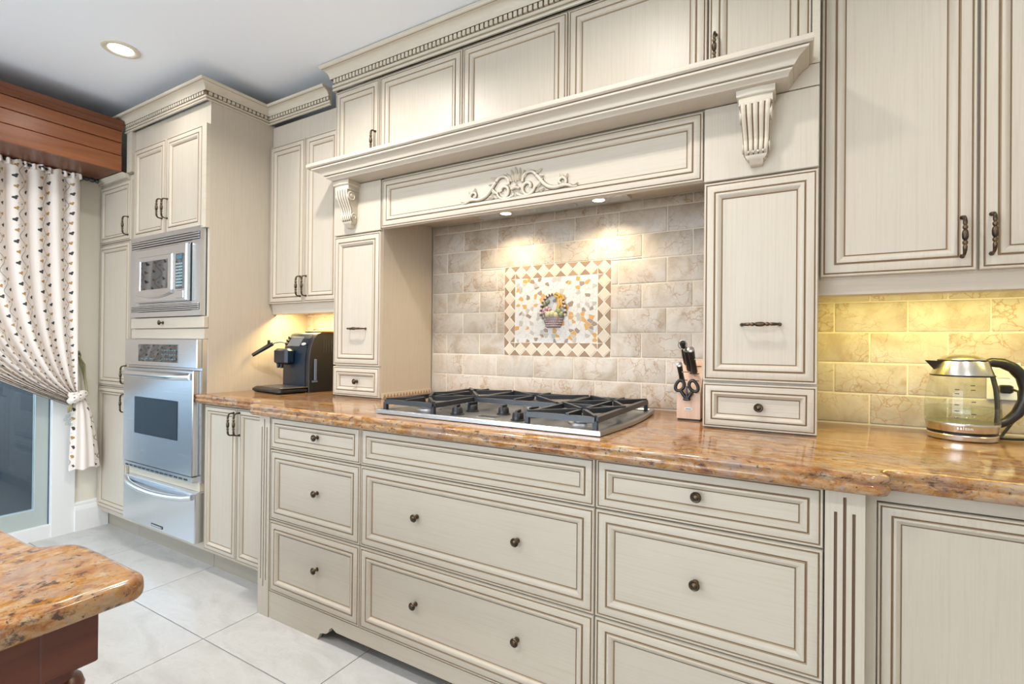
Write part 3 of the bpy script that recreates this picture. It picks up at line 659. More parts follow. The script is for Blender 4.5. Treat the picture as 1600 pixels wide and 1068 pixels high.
# plinth with ogee-cut feet
def ogee_foot(x, s_): return [(x, 0), (x+s_*.008, .012), (x+s_*.014, .026), (x+s_*.030, .033), (x+s_*.050, .036), (x+s_*.064, .045), (x+s_*.072, .062), (x+s_*.085, .070)]
poly = [(-.224, .1135), (-.224, 0)]+ogee_foot(.09, 1)+[(.20, .058), (1.40, .058)]+[p for p in reversed(ogee_foot(1.50, -1))]+[(1.8115, 0), (1.8115, .1135)]
tag(obj('plinth', MB().prism(poly, 'y', yB+.004, yB+.0215), CH), 'cream plinth board with ogee-cut feet under the drawers', 'plinth')
def pilaster(label, x0, x1, ztop):
    t = thing('fluted_pilaster', label, 'pilaster', ((x0+x1)/2, yB, 0), 'fluted pilasters of the cooktop run')
    obj('post', MB().box(x0, x1, yB+.0065, yB+.10, 0, .868), [CV], t)
    obj('flute_backing', MB().box(x0+.002, x1-.002, yB+.006, yB+.0068, .12, .865), GL, t)
    cx = (x0+x1)/2; hw = .0032; fl_ = [(cx-.0172, .820, .155), (cx, .855, .125), (cx+.0172, .820, .155)]
    mb = MB(); xs = x0
    for fx, zt, zb in fl_:
        mb.box(xs, fx-hw, yB, yB+.006, 0, .868); mb.box(fx-hw, fx+hw, yB, yB+.006, zt, .868); mb.box(fx-hw, fx+hw, yB, yB+.006, 0, zb); xs = fx+hw
    mb.box(xs, x1, yB, yB+.006, 0, .868)
    obj('fluted_face', mb, CV, t)
pilaster('narrow fluted cream pilaster beside the two-door base cabinet', -.299, -.2255, .82)
pilaster('narrow fluted cream pilaster at the stepped counter corner below the kettle', 1.8135, 1.889, .82)
t = cabinet('base_cabinet', 'cream base cabinet with tall framed door below the kettle', (2.3, -.75, 0))
obj('body', MB().box(1.8905, 2.60, -.712, -.11, .10, .868).box(1.8905, 2.60, -.66, -.2, 0, .10), CV, t)
obj('stile', MB().box(1.8905, 1.9175, -.744, -.7121, .10, .866), CV, t)
obj('rail', MB().box(1.918, 2.60, -.738, -.7121, .838, .866), CH, t)
d = front('door', t, 1.918, 2.24, .115, .836, -.748, k=.80)
d = front('door', t, 2.243, 2.56, .115, .836, -.748, k=.80)

# ------------------------------------------------------------------ worktops
def slab(name, outline, ztop, prof, mats, tagv):
    """closed counter-clockwise plan outline with front edge rounded; prof of (inset, dz)"""
    n = len(outline); P = [Vector(p) for p in outline]; N = []
    for i in range(n):
        a = (P[i]-P[i-1]); b = (P[(i+1) % n]-P[i]); a = a.normalized() if a.length > 1e-9 else b.normalized(); b = b.normalized() if b.length > 1e-9 else a
        na = Vector((a.y, -a.x)); nb = Vector((b.y, -b.x)); m = (na+nb); m = m/max(.5, m.dot(na)); N.append(m)
    L = [[(P[i].x-N[i].x*q, P[i].y-N[i].y*q, ztop+dz) for i in range(n)] for q, dz in prof]
    return tag(obj(name, MB().loops(L), mats, None, 40), *tagv)
EDGE = [(.020, -.047), (.010, -.0465), (.004, -.043), (.001, -.037), (0, -.030), (.0015, -.024), (.005, -.0205), (.0045, -.018), (.001, -.014), (.0005, -.009), (.003, -.004), (.008, -.001), (.015, 0)]
EDGE = [(a, b) for a, b in EDGE]
def arc(cx, cy, r, a0, a1, n=6): return [(cx+r*math.cos(a0+(a1-a0)*i/n), cy+r*math.sin(a0+(a1-a0)*i/n)) for i in range(n+1)]
yf1, yf2, yf3 = -.762, -.862, -.788
ol = [(-.914, -.012), (-.914, yf1+.03), (-.930, yf1+.03), (-.930, yf1)]
ol += [(-.40, yf1)]+[(-.385, yf1-.004), (-.372, yf1-.014), (-.362, yf1-.030), (-.350, yf1-.045), (-.338, yf1-.053), (-.330, yf1-.066), (-.326, yf1-.082), (-.316, yf1-.094), (-.300, yf2)]
ol += [(x*.1, yf2) for x in range(-2, 18)]
ol += [(1.895, yf2), (1.914, yf2+.003), (1.928, yf2+.013), (1.932, yf2+.026), (1.928, yf2+.040), (1.922, yf2+.052), (1.924, yf2+.062), (1.934, yf2+.070), (1.95, yf3)]
ol += [(2.2, yf3), (2.62, yf3), (2.62, -.012)]
slab('worktop', ol, .92, EDGE, GRAN, ('polished golden granite worktop running under the cooktop and kettle', 'countertop'))
# island
iz = .76
oi = [(.722, -2.9), (.722, -1.742)]+arc(.692, -1.728, .03, 0, PI/2, 6)+[(.60, -1.698), (.52, -1.698), (.46, -1.700)]+[(.435, -1.703), (.415, -1.713), (.402, -1.728), (.390, -1.744), (.370, -1.754), (.34, -1.757)]+[(.2, -1.757), (.0, -1.757), (-.5, -1.757), (-.5, -2.9)]
E2 = [(a*1.1, b*.98) for a, b in [(.020, -.044), (.010, -.0435), (.004, -.041), (.001, -.036), (0, -.028), (0, -.018), (.001, -.010), (.004, -.004), (.010, -.001), (.018, 0)]]
slab('island_worktop', oi, iz, E2, GRAN2, ('thick golden granite island top cropped by the picture corner', 'countertop'))
t = thing('kitchen_island', 'dark mahogany island base with turned leg under granite top', 'island', (.3, -2.3, 0))
obj('apron', MB().cbox(-.44, .662, -2.86, -1.757, .612, .7165, .003), MAHOG, t)
obj('corner_block', MB().cbox(.585, .6645, -1.835, -1.7545, .6115, .7163, .002), MAHOG, t)
lp = [(.030, 0), (.036, .02), (.030, .05), (.024, .07), (.030, .30), (.042, .44), (.040, .50), (.028, .535), (.026, .545), (.040, .555), (.044, .567), (.040, .580), (.030, .588), (.030, .6118)]
obj('leg', MB().lathe(lp, 20, (.615, -1.802, 0)), MAHOG, t, 50)
obj('cabinet_body', MB().box(-.40, .40, -2.82, -1.86, .0, .612), MAHOG, t)

# ------------------------------------------------------------------ backsplash tiles
TW, TH, TG = .2125, .1085, .0022
tcache = {}
def tile(x0, x1, z0, z1, y=0.0, parent=wb, key=0):
    W, H = x1-x0, z1-z0
    if W < .008 or H < .008: return
    kx = (round(W, 3), round(H, 3))
    if kx not in tcache:
        a, b = W/2-TG, H/2-TG; c = min(.0035, a*.3, b*.3)
        q = lambda i, yy: [(-a+i+c*.6, yy, -b+i), (a-i-c*.6, yy, -b+i), (a-i, yy, -b+i+c*.6), (a-i, yy, b-i-c*.6), (a-i-c*.6, yy, b-i), (-a+i+c*.6, yy, b-i), (-a+i, yy, b-i-c*.6), (-a+i, yy, -b+i+c*.6)]
        tcache[kx] = MB().loops([q(0, .003), q(0, .0016), q(c*.4, .0006), q(c, 0)], False, True).mesh('tile', MARB, 50)
    place('tile', tcache[kx], parent, ((x0+x1)/2, y+random.uniform(-.0006, .0006), (z0+z1)/2))
MX0, MX1, MZ0, MZ1 = .463, 1.021, 1.137, 1.580
def tiles(xa, xb, za, zb, phase, y=0.0, hole=None, rows=range(0, 9), parent=wb):
    for r in rows:
        z0 = .92+r*TH; z1 = min(z0+TH, zb); z0 = max(z0, za)
        if z1-z0 < .01: continue
        x = phase+(TW/2 if r % 2 else 0)
        while x > xa: x -= TW
        while x < xb:
            a, b = max(x, xa), min(x+TW, xb); x += TW
            if b-a < .006: continue
            if hole and a < hole[1] and b > hole[0] and z0 < hole[3] and z1 > hole[2]:
                ha, hb, hc, hd_ = hole
                if z0 < hc-.001: tile(a, b, z0, hc, y, parent)
                if z1 > hd_+.001: tile(a, b, hd_, z1, y, parent)
                m0, m1 = max(z0, hc), min(z1, hd_)
                if a < ha: tile(a, ha, m0, m1, y, parent)
                if b > hb: tile(hb, b, m0, m1, y, parent)
            else: tile(a, b, z0, z1, y, parent)
tiles(.0015, 1.4775, .9205, 1.832, .099, hole=(MX0, MX1, MZ0, MZ1))
tiles(1.811, 2.66, .9205, 1.404, 1.976)
fw_ = struct(obj('wall_furring', MB().box(-.914, -.3295, -.1058, .001, .9205, 1.404), GROUT), 'tiled wall strip behind the coffee machine')
tiles(-.914, -.3295, .9205, 1.404, -.70, -.108, parent=fw_)

# ------------------------------------------------------------------ mosaic
mo = thing('tile_mosaic', 'framed stone mosaic panel with fruit basket above the cooktop', 'mosaic', ((MX0+MX1)/2, 0, (MZ0+MZ1)/2))
obj('setting_bed', MB().box(MX0+.001, MX1-.001, .0008, .0022, MZ0+.001, MZ1-.001), plain('white_grout', (.72, .67, .57), .9), mo)
NX, NZ = 9, 7; PX, PZ = (MX1-MX0)/NX, (MZ1-MZ0)/NZ; gpx = .0014
def dia(pts, name, m, yy=0.0):
    c = Vector((sum(p[0] for p in pts)/len(pts), sum(p[1] for p in pts)/len(pts)))
    sh = [c+(Vector(p)-c)*(1-2.2*gpx/(max((Vector(p)-c).length, .004))) for p in pts]; sh2 = [c+(p-c)*.95 for p in sh]
    obj(name, MB().loops([[(p.x, .003, p.y) for p in sh], [(p.x, yy+.0005, p.y) for p in sh], [(p.x, yy-.0007, p.y) for p in sh2]], False, True), m, mo)
for i in range(NX):
    for j in range(NZ):
        if 0 < i < NX-1 and 0 < j < NZ-1: continue
        x, z = MX0+i*PX, MZ0+j*PZ; cx, cz = x+PX/2, z+PZ/2
        dia([(cx, z), (x+PX, cz), (cx, z+PZ), (x, cz)], 'diamond_tile', DIAM)
        tm_ = [TRI, TRI2][(i*3+j*5) % 2]
        hor = 0 < i < NX-1; ver = 0 < j < NZ-1
        # outer/inner triangles shared between neighbours: build the half to the next cell
        if j in (0, NZ-1) and i < NX-1:
            zo, zi = (z, z+PZ) if j == 0 else (z+PZ, z)
            dia([(cx, zo), (cx+PX, zo), (x+PX, cz)], 'triangle_tile', tm_)
            dia([((x+PX) if i == 0 else cx, zi), ((x+PX) if i == NX-2 else cx+PX, zi), (x+PX, cz)], 'triangle_tile', tm_)
        if i in (0, NX-1) and j < NZ-1:
            xo, xi = (x, x+PX) if i == 0 else (x+PX, x)
            dia([(xo, cz), (xo, cz+PZ), (cx, z+PZ)], 'triangle_tile', tm_)
            dia([(xi, (z+PZ) if j == 0 else cz), (xi, (z+PZ) if j == NZ-2 else cz+PZ), (cx, z+PZ)], 'triangle_tile', tm_)
        if i in (0, NX-1) and j in (0, NZ-1):
            xi = x+PX if i == 0 else x; zi = z+PZ if j == 0 else z
            dia([(cx, zi), (xi, zi), (xi, cz)], 'triangle_tile', TRI)
for (x, z, a, b) in ((MX0, MZ0, 1, 1), (MX1, MZ0, -1, 1), (MX0, MZ1, 1, -1), (MX1, MZ1, -1, -1)): dia([(x, z), (x+a*PX/2, z), (x, z+b*PZ/2)], 'triangle_tile', TRI)
# irregular chips
bx0, bx1, bz0, bz1 = MX0+PX+.0005, MX1-PX-.0005, MZ0+PZ+.0005, MZ1-PZ-.0005
nx_, nz_ = 21, 15; seeds = {}
rr = random.Random(3)
for i in range(-1, nx_+1):
    for j in range(-1, nz_+1): seeds[(i, j)] = (bx0+(i+.5+rr.uniform(-.42, .42))*(bx1-bx0)/nx_, bz0+(j+.5+rr.uniform(-.42, .42))*(bz1-bz0)/nz_)
def clip(poly, px, pz, nx, nz):
    out = []
    for k in range(len(poly)):
        a, b = poly[k], poly[(k+1) % len(poly)]; da = (a[0]-px)*nx+(a[1]-pz)*nz; db = (b[0]-px)*nx+(b[1]-pz)*nz
        if da <= 0: out.append(a)
        if da*db < 0: u = da/(da-db); out.append((a[0]+(b[0]-a[0])*u, a[1]+(b[1]-a[1])*u))
    return out
chips = MB()
for i in range(nx_):
    for j in range(nz_):
        sx_, sz_ = seeds[(i, j)]; poly = [(bx0, bz0), (bx1, bz0), (bx1, bz1), (bx0, bz1)]
        for di in range(-2, 3):
            for dj in range(-2, 3):
                q = seeds.get((i+di, j+dj))
                if q and (di or dj): dx, dz = q[0]-sx_, q[1]-sz_; dl = math.hypot(dx, dz); poly = clip(poly, (sx_+q[0])/2-dx/dl*.0011, (sz_+q[1])/2-dz/dl*.0011, dx, dz)
        if len(poly) < 3: continue
        u = rr.random(); mi = 0 if u < .66 else 1 if u < .78 else 2 if u < .88 else 3
        yy = rr.uniform(-.0008, .0006)
        chips.loops([[(p[0], .003, p[1]) for p in poly], [(p[0], yy, p[1]) for p in poly]], False, True, mi)
stuff(obj('marble_chips', chips, [SHW, SHO, SHB, SHG], mo))
# basket relief
bk = obj('basket', MB().loops([[(.738+rx*math.cos(a), .001 if math.sin(a) > 0 else -.020*abs(math.sin(a))*s_, z) for a in [2*PI*q/20 for q in range(20)]] for rx, z, s_ in ((.036, 1.273, .8), (.040, 1.276, 1), (.041, 1.285, 1), (.046, 1.300, 1.1), (.052, 1.316, 1.2), (.055, 1.322, 1.2), (.052, 1.326, 1.1))]), plain('glazed_mauve_basket', (.20, .14, .14), .3), mo, 50)
wv = MB()
for r in range(4):
    for k in range(13):
        a = PI+PI*(k+.5+(r % 2)*.5)/13.5; rx = .039+.0038*r; wv.sphere((.738+rx*math.cos(a), -.020*abs(math.sin(a))-.001, 1.280+.011*r), .0046, 6, (1.1, .6, .75))
stuff(obj('weave', wv, plain('glazed_pink_weave', (.36, .28, .27), .3), bk, 60))
hm = MB(); na = 30
arcp = [(.738+.064*math.cos(a), -.008, 1.345+.088*math.sin(a)) for a in [PI*1.06-PI*1.12*i/na for i in range(na+1)]]
for i in range(na):
    p, q = Vector(arcp[i]), Vector(arcp[i+1]); hm.tube([p, p.lerp(q, .5), q], [.0058, .0072, .0058], 6, i % 2)
obj('handle', hm, [plain('glazed_dark_brown', (.07, .045, .04), .25), plain('glazed_beige', (.55, .46, .38), .3)], bk, 60)
for nm, pts, m in (('fruit', [(.715, -.018, 1.335, .017), (.738, -.022, 1.338, .017), (.756, -.020, 1.332, .015)], plain('glazed_cream_fruit', (.46, .42, .25), .25)),
                   ('fruit', [(.768, -.016, 1.352, .015), (.780, -.014, 1.337, .014)], plain('glazed_green_fruit', (.24, .27, .12), .25)),
                   ('flower', [(.692, -.014, 1.356, .011), (.706, -.015, 1.364, .011), (.700, -.016, 1.346, .010), (.718, -.013, 1.358, .009), (.684, -.012, 1.344, .010)], plain('glazed_pink_flower', (.40, .23, .26), .3)),
                   ('leaf', [(.694, -.010, 1.385, .012), (.706, -.011, 1.396, .012), (.690, -.010, 1.325, .013), (.700, -.012, 1.305, .010)], plain('glazed_sage_leaf', (.17, .18, .12), .3))):
    for x, y, z, r in pts: obj(nm, MB().sphere((x, y+.004, z), r, 10, (1, .7, 1)), m, bk, 60)
BOW = plain('glazed_yellow_bow', (.52, .28, .02), .25)
mb = MB()
for pts, r in (([(.775, -.012, 1.425), (.758, -.016, 1.438), (.745, -.014, 1.430), (.758, -.014, 1.418), (.775, -.012, 1.420)], .006), ([(.775, -.012, 1.424), (.790, -.016, 1.424), (.797, -.014, 1.408), (.786, -.014, 1.405), (.775, -.012, 1.418)], .006),
               ([(.775, -.014, 1.420), (.768, -.016, 1.400), (.772, -.014, 1.380), (.764, -.012, 1.362)], .008), ([(.777, -.014, 1.420), (.784, -.016, 1.402), (.780, -.014, 1.386), (.790, -.012, 1.372)], .008)): mb.tube(pts, r, 6, flat=.6)
mb.sphere((.776, -.017, 1.421), .008, 8); obj('bow', mb, BOW, bk, 60)

# ------------------------------------------------------------------ cooktop
ck = thing('gas_cooktop', 'stainless five-burner gas cooktop with black cast-iron grates', 'cooktop', (.8, -.45, .92))
cx0, cx1, cy0, cy1 = .345, 1.255, -.765, -.135
def ctray(i, z):
    pts = [(cx0+i, cy0+i)]+[(cx0+(cx1-cx0)*k/8, cy0+i) for k in range(1, 8)]+[(cx1-i, cy0+i)]
    for k in range(1, 9): u = k/9; pts.append((cx1-i+.022*math.sin(PI*u), cy0+i+(cy1-cy0-2*i)*u))
    pts += [(cx1-i, cy1-i), (cx0+i, cy1-i)]
    for k in range(1, 9): u = 1-k/9; pts.append((cx0+i-.022*math.sin(PI*u), cy0+i+(cy1-cy0-2*i)*u))
    return [(x, y, z) for x, y in pts]
obj('tray', MB().loops([ctray(.012, .9203), ctray(0, .923), ctray(0, .934), ctray(.003, .9375), ctray(.016, .9365), ctray(.024, .929), ctray(.05, .928)]), STC, ck, 30)
BURN = [(.475, -.60), (.475, -.29), (.80, -.30), (1.135, -.60), (1.135, -.29)]
bb = MB().lathe([(.052, .928), (.050, .934), (.036, .938), (.034, .944), (.030, .946)], 20).mesh('burner', plain('burner_aluminium', (.45, .45, .46), .4, 1.0), 40)
bc = MB().lathe([(.036, .9455), (.038, .948), (.037, .953), (.028, .956)], 20).mesh('burner_cap', IRON, 40)
for x, y in BURN: b_ = link('burner', bb, ck, Vector((x, y, 0))-Vector((WL[ck.name].x, WL[ck.name].y, WL[ck.name].z))); link('burner_cap', bc, b_)
def grate(x0, x1, y0, y1, centres):
    mb = MB(); zt, zb = .974, .957; r = .0075
    def bar(a, b, wdt=.0085, z0=zb, z1=zt):
        a = Vector(a); b = Vector(b); d = (b-a).normalized(); n = Vector((-d.y, d.x))*wdt
        mb.loops([[(p.x-n.x, p.y-n.y, z0), (p.x+n.x, p.y+n.y, z0), (p.x+n.x*.8, p.y+n.y*.8, z1), (p.x-n.x*.8, p.y-n.y*.8, z1)] for p in (a, b)])
    bar((x0, y0), (x1, y0), .010); bar((x1, y0), (x1, y1), .010); bar((x1, y1), (x0, y1), .010); bar((x0, y1), (x0, y0), .010)
    if len(centres) > 1: bar((x0, (y0+y1)/2), (x1, (y0+y1)/2))
    for cx, cy in centres:
        ya, yb = (y0, y1) if len(centres) == 1 else ((y0, (y0+y1)/2) if cy < (y0+y1)/2 else ((y0+y1)/2, y1))
        for p in ((x0, ya), (x1, ya), (x1, yb), (x0, yb)):
            p = Vector(p); c = Vector((cx, cy)); e = c+(p-c).normalized()*.022; bar(p, e, .0070, .961, .979)
        for p in ((cx, ya), (cx, yb)):
            c = Vector((cx, cy)); p = Vector(p); bar(p, c+(p-c).normalized()*.03, .0070, .961, .979)
    for p in ((x0, y0), (x1, y0), (x1, y1), (x0, y1)): mb.box(p[0]-.007, p[0]+.007, p[1]-.007, p[1]+.007, .929, .962)
    return obj('grate', mb, IRON, ck, None)
grate(.372, .605, -.735, -.165, BURN[0:2]); grate(.995, 1.228, -.735, -.165, BURN[3:5]); grate(.617, .983, -.48, -.165, BURN[2:3])
kb = MB().lathe([(.026, .928), (.026, .931), (.021, .933), (.019, .952), (.016, .955)], 18); kb.box(-.0045, .0045, -.021, .021, .945, .964); kme = kb.mesh('burner_knob', BK, 40)
for x, y, a in ((.655, -.655, .3), (.655, -.555, -.2), (.80, -.560, .1), (.915, -.655, .2), (.925, -.555, -.3)): place('burner_knob', kme, ck, (x, y, 0), (0, 0, a))
obj('label_plate', MB().box(.745, .825, -.665, -.625, .928, .9288), STP, ck)

# ------------------------------------------------------------------ coffee machine
cm = thing('coffee_machine', 'black espresso machine with steam wand and drip tray in the corner', 'coffee machine', (-.652, -.382, .92), rotz=-.10)
def cobj(name, mb, m, parent=cm, smooth=40): return link(name, mb.mesh(name, m, smooth), parent)
NAVY = plain('glossy_blue_black_plastic', (.004, .013, .026), .30)
WL[cm.name] = Vector((0, 0, 0))
prof = [(.255, .002), (.255, .318), (.245, .326), (.075, .326), (.050, .318), (.028, .292), (.012, .255), (.003, .21), (0, .16), (0, .002)]
hwc = .129
L = [[(x*hwc, y+(0 if abs(x) < .99 else .004), z) for y, z in prof] for x in (-1, -.97, .97, 1)]
cobj('body', MB().loops(L), BK)
fp = [(y-.0025, z) for y, z in prof[4:]]; L = [[(x, y, z) for x in (-.105, .075)] for y, z in fp]
shell = MB(); rows = []
for y, z in fp: rows.append([(-.118+.215*i/12, y-.006*math.sin(PI*i/12), z) for i in range(13)])
rows2 = [[(p[0], p[1]+.006, p[2]) for p in r] for r in rows]
for i in range(len(rows)-1):
    for j in range(12): k = len(shell.v); shell.add([rows[i][j], rows[i][j+1], rows[i+1][j+1], rows[i+1][j]], [(0, 1, 2, 3)])
cobj('front_panel', shell, NAVY)
sp = MB().cbox(-.126, .004, -.060, -.002, .148, .236, .012); cobj('spout_housing', sp, NAVY)
cobj('nozzle', MB().lathe([(.008, .128), (.009, .15)], 10, (-.095, -.045, 0)).lathe([(.008, .128), (.009, .15)], 10, (-.06, -.045, 0)), BK)
tr = cobj('drip_tray', MB().cbox(-.150, .128, -.165, .0, .001, .030, .010), BK)
cobj('grid', MB().box(-.135, .105, -.145, -.006, .0302, .0325), plain('grey_grid', (.12, .12, .13), .35, .6), tr)
cobj('rim', MB().box(.108, .127, -.150, -.002, .0302, .0335), STP, tr)
def on_front(z): # front surface y at height z
    for (y0, z0), (y1, z1) in zip(prof[3:], prof[4:]):
        if z1 <= z <= z0: return y0+(y1-y0)*(z0-z)/(z0-z1)
    return 0
dp = MB(); dp.loops([[(x, on_front(z)-.0125, z) for x, z in ((-.088, .250), (.030, .250), (.040, .300), (-.070, .300))], [(x, on_front(z)-.0095, z) for x, z in ((-.090, .248), (.032, .248), (.042, .302), (-.072, .302))]])
cobj('display', dp, plain('grey_reflective_display', (.20, .22, .24), .12, .4))
kb_ = MB()
for j in range(3): kb_.lathe([(.008, -.016), (.008, -.008)], 10, (-.100, on_front(.262+.018*j), .262+.018*j), 'y')
cobj('touch_buttons', kb_, BKM)
lg = MB(); zz = .262
for k in range(16):
    pass
lg.loops([[(.070+.022*math.cos(2*PI*k/18), on_front(zz+.008*math.sin(2*PI*k/18))-.0105, zz+.008*math.sin(2*PI*k/18)) for k in range(18)], [(.070+.020*math.cos(2*PI*k/18), on_front(zz+.007*math.sin(2*PI*k/18))-.0118, zz+.007*math.sin(2*PI*k/18)) for k in range(18)]])
cobj('logo_plate', lg, plain('silver_logo', (.55, .56, .58), .3, .5))
wa = cobj('steam_wand', MB().tube([(-.118, .012, .268), (-.135, -.010, .272), (-.150, -.032, .268), (-.163, -.05, .258)], .0045, 8), STP)
cobj('grip', MB().tube([(-.155, -.044, .262), (-.168, -.058, .252), (-.215, -.122, .200), (-.219, -.127, .196)], [.010, .0125, .0105, .009], 10).tube([(-.170, -.062, .252), (-.166, -.062, .272), (-.164, -.064, .280)], .008, 8), BK, wa)
for j in range(7): cobj('vent_slot', MB().box(.1285, .1305, .085+.016*j, .092+.016*j, .215, .285), BKM)
cobj('side_lever', MB().cbox(.129, .136, .030, .045, .065, .180, .002).box(.129, .134, .018, .05, .055, .064), plain('slate_blue_plastic', (.10, .14, .19), .3))
cobj('bean_lid', MB().cbox(-.06, .05, .09, .21, .3265, .338, .004).tube([(-.02, .12, .338), (-.01, .12, .348), (.012, .12, .348), (.02, .12, .338)], .003, 6), plain('copper_brown_lid', (.25, .12, .06), .3, .3))

# ------------------------------------------------------------------ knife block, knives, scissors
KX, KY = 1.410, -.268
kb = thing('knife_block', 'pale wooden knife block with slotted sloping face', 'knife block', (KX, KY, .92))
kp = [(0, .006), (0, .098), (.010, .108), (.098, .216), (.135, .216), (.110, .006)]
obj('block', MB().prism([(KY+a, .92+b) for a, b in kp], 'x', KX-.041, KX+.041), BEECH, kb)
obj('base', MB().box(KX-.038, KX+.038, KY+.003, KY+.106, .9202, .9265), BKM, kb)
sl = Vector((0, .098-.010, .216-.108)).normalized(); nrm = Vector((0, -sl.z, sl.y))
def onslope(u, x, out=0.0): # u along the slope 0..1
    return Vector((KX+x, KY+.010+.088*u, .92+.108+.108*u))+nrm*out
for x, u, wd_ in ((.018, .80, .013), (.010, .56, .018), (-.020, .60, .010), (.018, .32, .012), (-.02, .33, .009)):
    c = onslope(u, x); mb = MB(); e = sl*.0016
    mb.loops([[c+Vector((-wd_, 0, 0))-e+nrm*q, c+Vector((wd_, 0, 0))-e+nrm*q, c+Vector((wd_, 0, 0))+e+nrm*q, c+Vector((-wd_, 0, 0))+e+nrm*q] for q in (-.002, .0006)])
    obj('slot', mb, GAP, kb)
pl = obj('label_plate', MB().box(KX-.012, KX+.012, KY-.0012, KY, .958, .966), WPL, kb)
obj('label_print', MB().box(KX-.010, KX+.010, KY-.0016, KY-.001, .9605, .9635), plain('blue_print', (.03, .12, .35), .5), kb)
def knife(label, u, x, ln, wd_, th, capm, tilt=0.0):
    t = thing('kitchen_knife', label, 'knife', tuple(onslope(u, x)), 'knives in the block'); c = onslope(u, x)
    ax = (nrm+Vector((tilt, 0, .25))).normalized(); sd = Vector((1, 0, 0)); dp_ = ax.cross(sd).normalized()
    def sec(q, a, b): return [c+ax*q+sd*(a*math.cos(2*PI*k/10))+dp_*(b*math.sin(2*PI*k/10)) for k in range(10)]
    obj('blade', MB().loops([[c+ax*q-sd*.001+dp_*wd_*.7, c+ax*q+sd*.001+dp_*wd_*.7, c+ax*q+sd*.001-dp_*wd_*.7, c+ax*q-sd*.001-dp_*wd_*.7] for q in (-.002, .016)]), STP, t)
    obj('grip', MB().loops([sec(.014, th, wd_*.9), sec(.018, th*1.05, wd_), sec(ln*.5, th*.95, wd_*.82), sec(ln*.85, th*1.05, wd_*1.0), sec(ln*.97, th*1.1, wd_*1.1)]), BK, t, 50)
    obj('end_cap', MB().loops([sec(ln*.968, th*1.12, wd_*1.12), sec(ln, th*1.05, wd_*1.05), sec(ln*1.015, th*.6, wd_*.6)]), capm, t, 50)
    obj('rivet', MB().sphere(c+ax*ln*.62+Vector((th*.75, -.0, 0))-dp_*0+Vector((0, -.006, 0)), .0035, 6), STP, t, 60)
GCAP = plain('grey_steel_cap', (.34, .35, .36), .3, .8)
knife('large black-handled knife with steel end cap in the block', .52, .012, .128, .0135, .0115, GCAP)
knife('short black-handled knife leaning lowest in the block', .22, -.026, .098, .0115, .0095, GCAP)
knife('black-handled knife at the rear of the block', .60, -.006, .112, .0125, .0105, BK)
# sharpening steel with ring
t = thing('sharpening_steel', 'black sharpening steel with hanging ring at the top of the block', 'sharpener', tuple(onslope(.86, -.026)), 'knives in the block')
c = onslope(.86, -.026); ax = (nrm+Vector((0, 0, .35))).normalized(); f_ = lambda q: c+ax*q
obj('grip', MB().tube([f_(-.002), f_(.01), f_(.04), f_(.08), f_(.1), f_(.108)], [.004, .008, .0095, .0085, .0115, .008], 10), BK, t, 50)
obj('ring', MB().tube([f_(.095)+Vector((.016*math.cos(2*PI*k/18), -.004, .016*math.sin(2*PI*k/18))) for k in range(19)], .0018, 6), STP, t, 60)
# scissors
t = thing('kitchen_scissors', 'black-handled kitchen scissors hanging in the front of the block', 'scissors', (KX-.004, KY, 1.03))
sy = KY-.012
for s_ in (-1, 1):
    P = []
    for k in range(25):
        a = 2*PI*k/24; x = s_*(.0245+.0155*math.cos(a)*(1-.15*math.sin(a))); z = 1.047+.0185*math.sin(a)-.006*math.cos(a); P.append((KX-.004+x, sy-.002*s_, z))
    P = P[:-1]; mb = MB(); mb.tube(P+[P[0]], .0060, 8, cap=False)
    mb.tube([(KX-.004+s_*.022, sy, 1.030), (KX-.004+s_*.010, sy, 1.012), (KX-.004+s_*.002, sy, 1.000)], [.006, .0065, .006], 8)
    obj('finger_loop', mb, BK, t, 60)
obj('pivot', MB().cbox(KX-.016, KX+.008, sy-.008, sy+.012, .993, 1.002, .003).box(KX-.006, KX-.002, sy-.004, sy+.010, 1.0, 1.045), BK, t)

# ------------------------------------------------------------------ kettle
kt = thing('glass_kettle', 'glass and steel electric kettle half full of water', 'kettle', (2.186, -.178, .92))
kc = (2.186, -.178, .92); K = lambda pr, n=40: MB().lathe(pr, n, kc)
obj('power_base', K([(.079, .001), (.082, .004), (.083, .016), (.080, .0195)]), STK, kt, 40)
obj('base_ring', K([(.081, .0195), (.0815, .021), (.0815, .024), (.080, .0255)]), BK, kt, 40)
band = obj('steel_band', K([(.080, .0255), (.0825, .027), (.0855, .045), (.0865, .050), (.0855, .0525), (.060, .053)]), STK, kt, 40)
gl_o = [(.0865, .0505), (.0882, .065), (.0885, .085), (.0868, .115), (.0828, .150), (.0765, .180), (.0725, .1925)]
obj('glass_body', MB().lathe(gl_o, 40, kc, cap=False), KGL, kt, 60)
obj('water', K([(.082, .0535), (.0862, .065), (.0866, .085), (.0860, .0955), (.0855, .096)]), WATER, kt, 60)
obj('collar', K([(.0735, .1905), (.0745, .192), (.0600, .2315), (.0585, .2335), (.050, .234)]), STK, kt, 40)
obj('collar_ring', K([(.0742, .1885), (.0752, .190), (.0748, .193)]), BK, kt, 40)
obj('lid', K([(.0575, .234), (.0575, .2375)]), BK, kt, 40)
obj('lid_cap', K([(.0555, .2375), (.0550, .240), (.045, .2475), (.028, .2525), (.010, .2535), (.0, .2535)]), STK, kt, 40)
dr_ = Vector((-.985, -.17, 0)).normalized(); pd = Vector((-dr_.y, dr_.x, 0)); kC = Vector(kc)
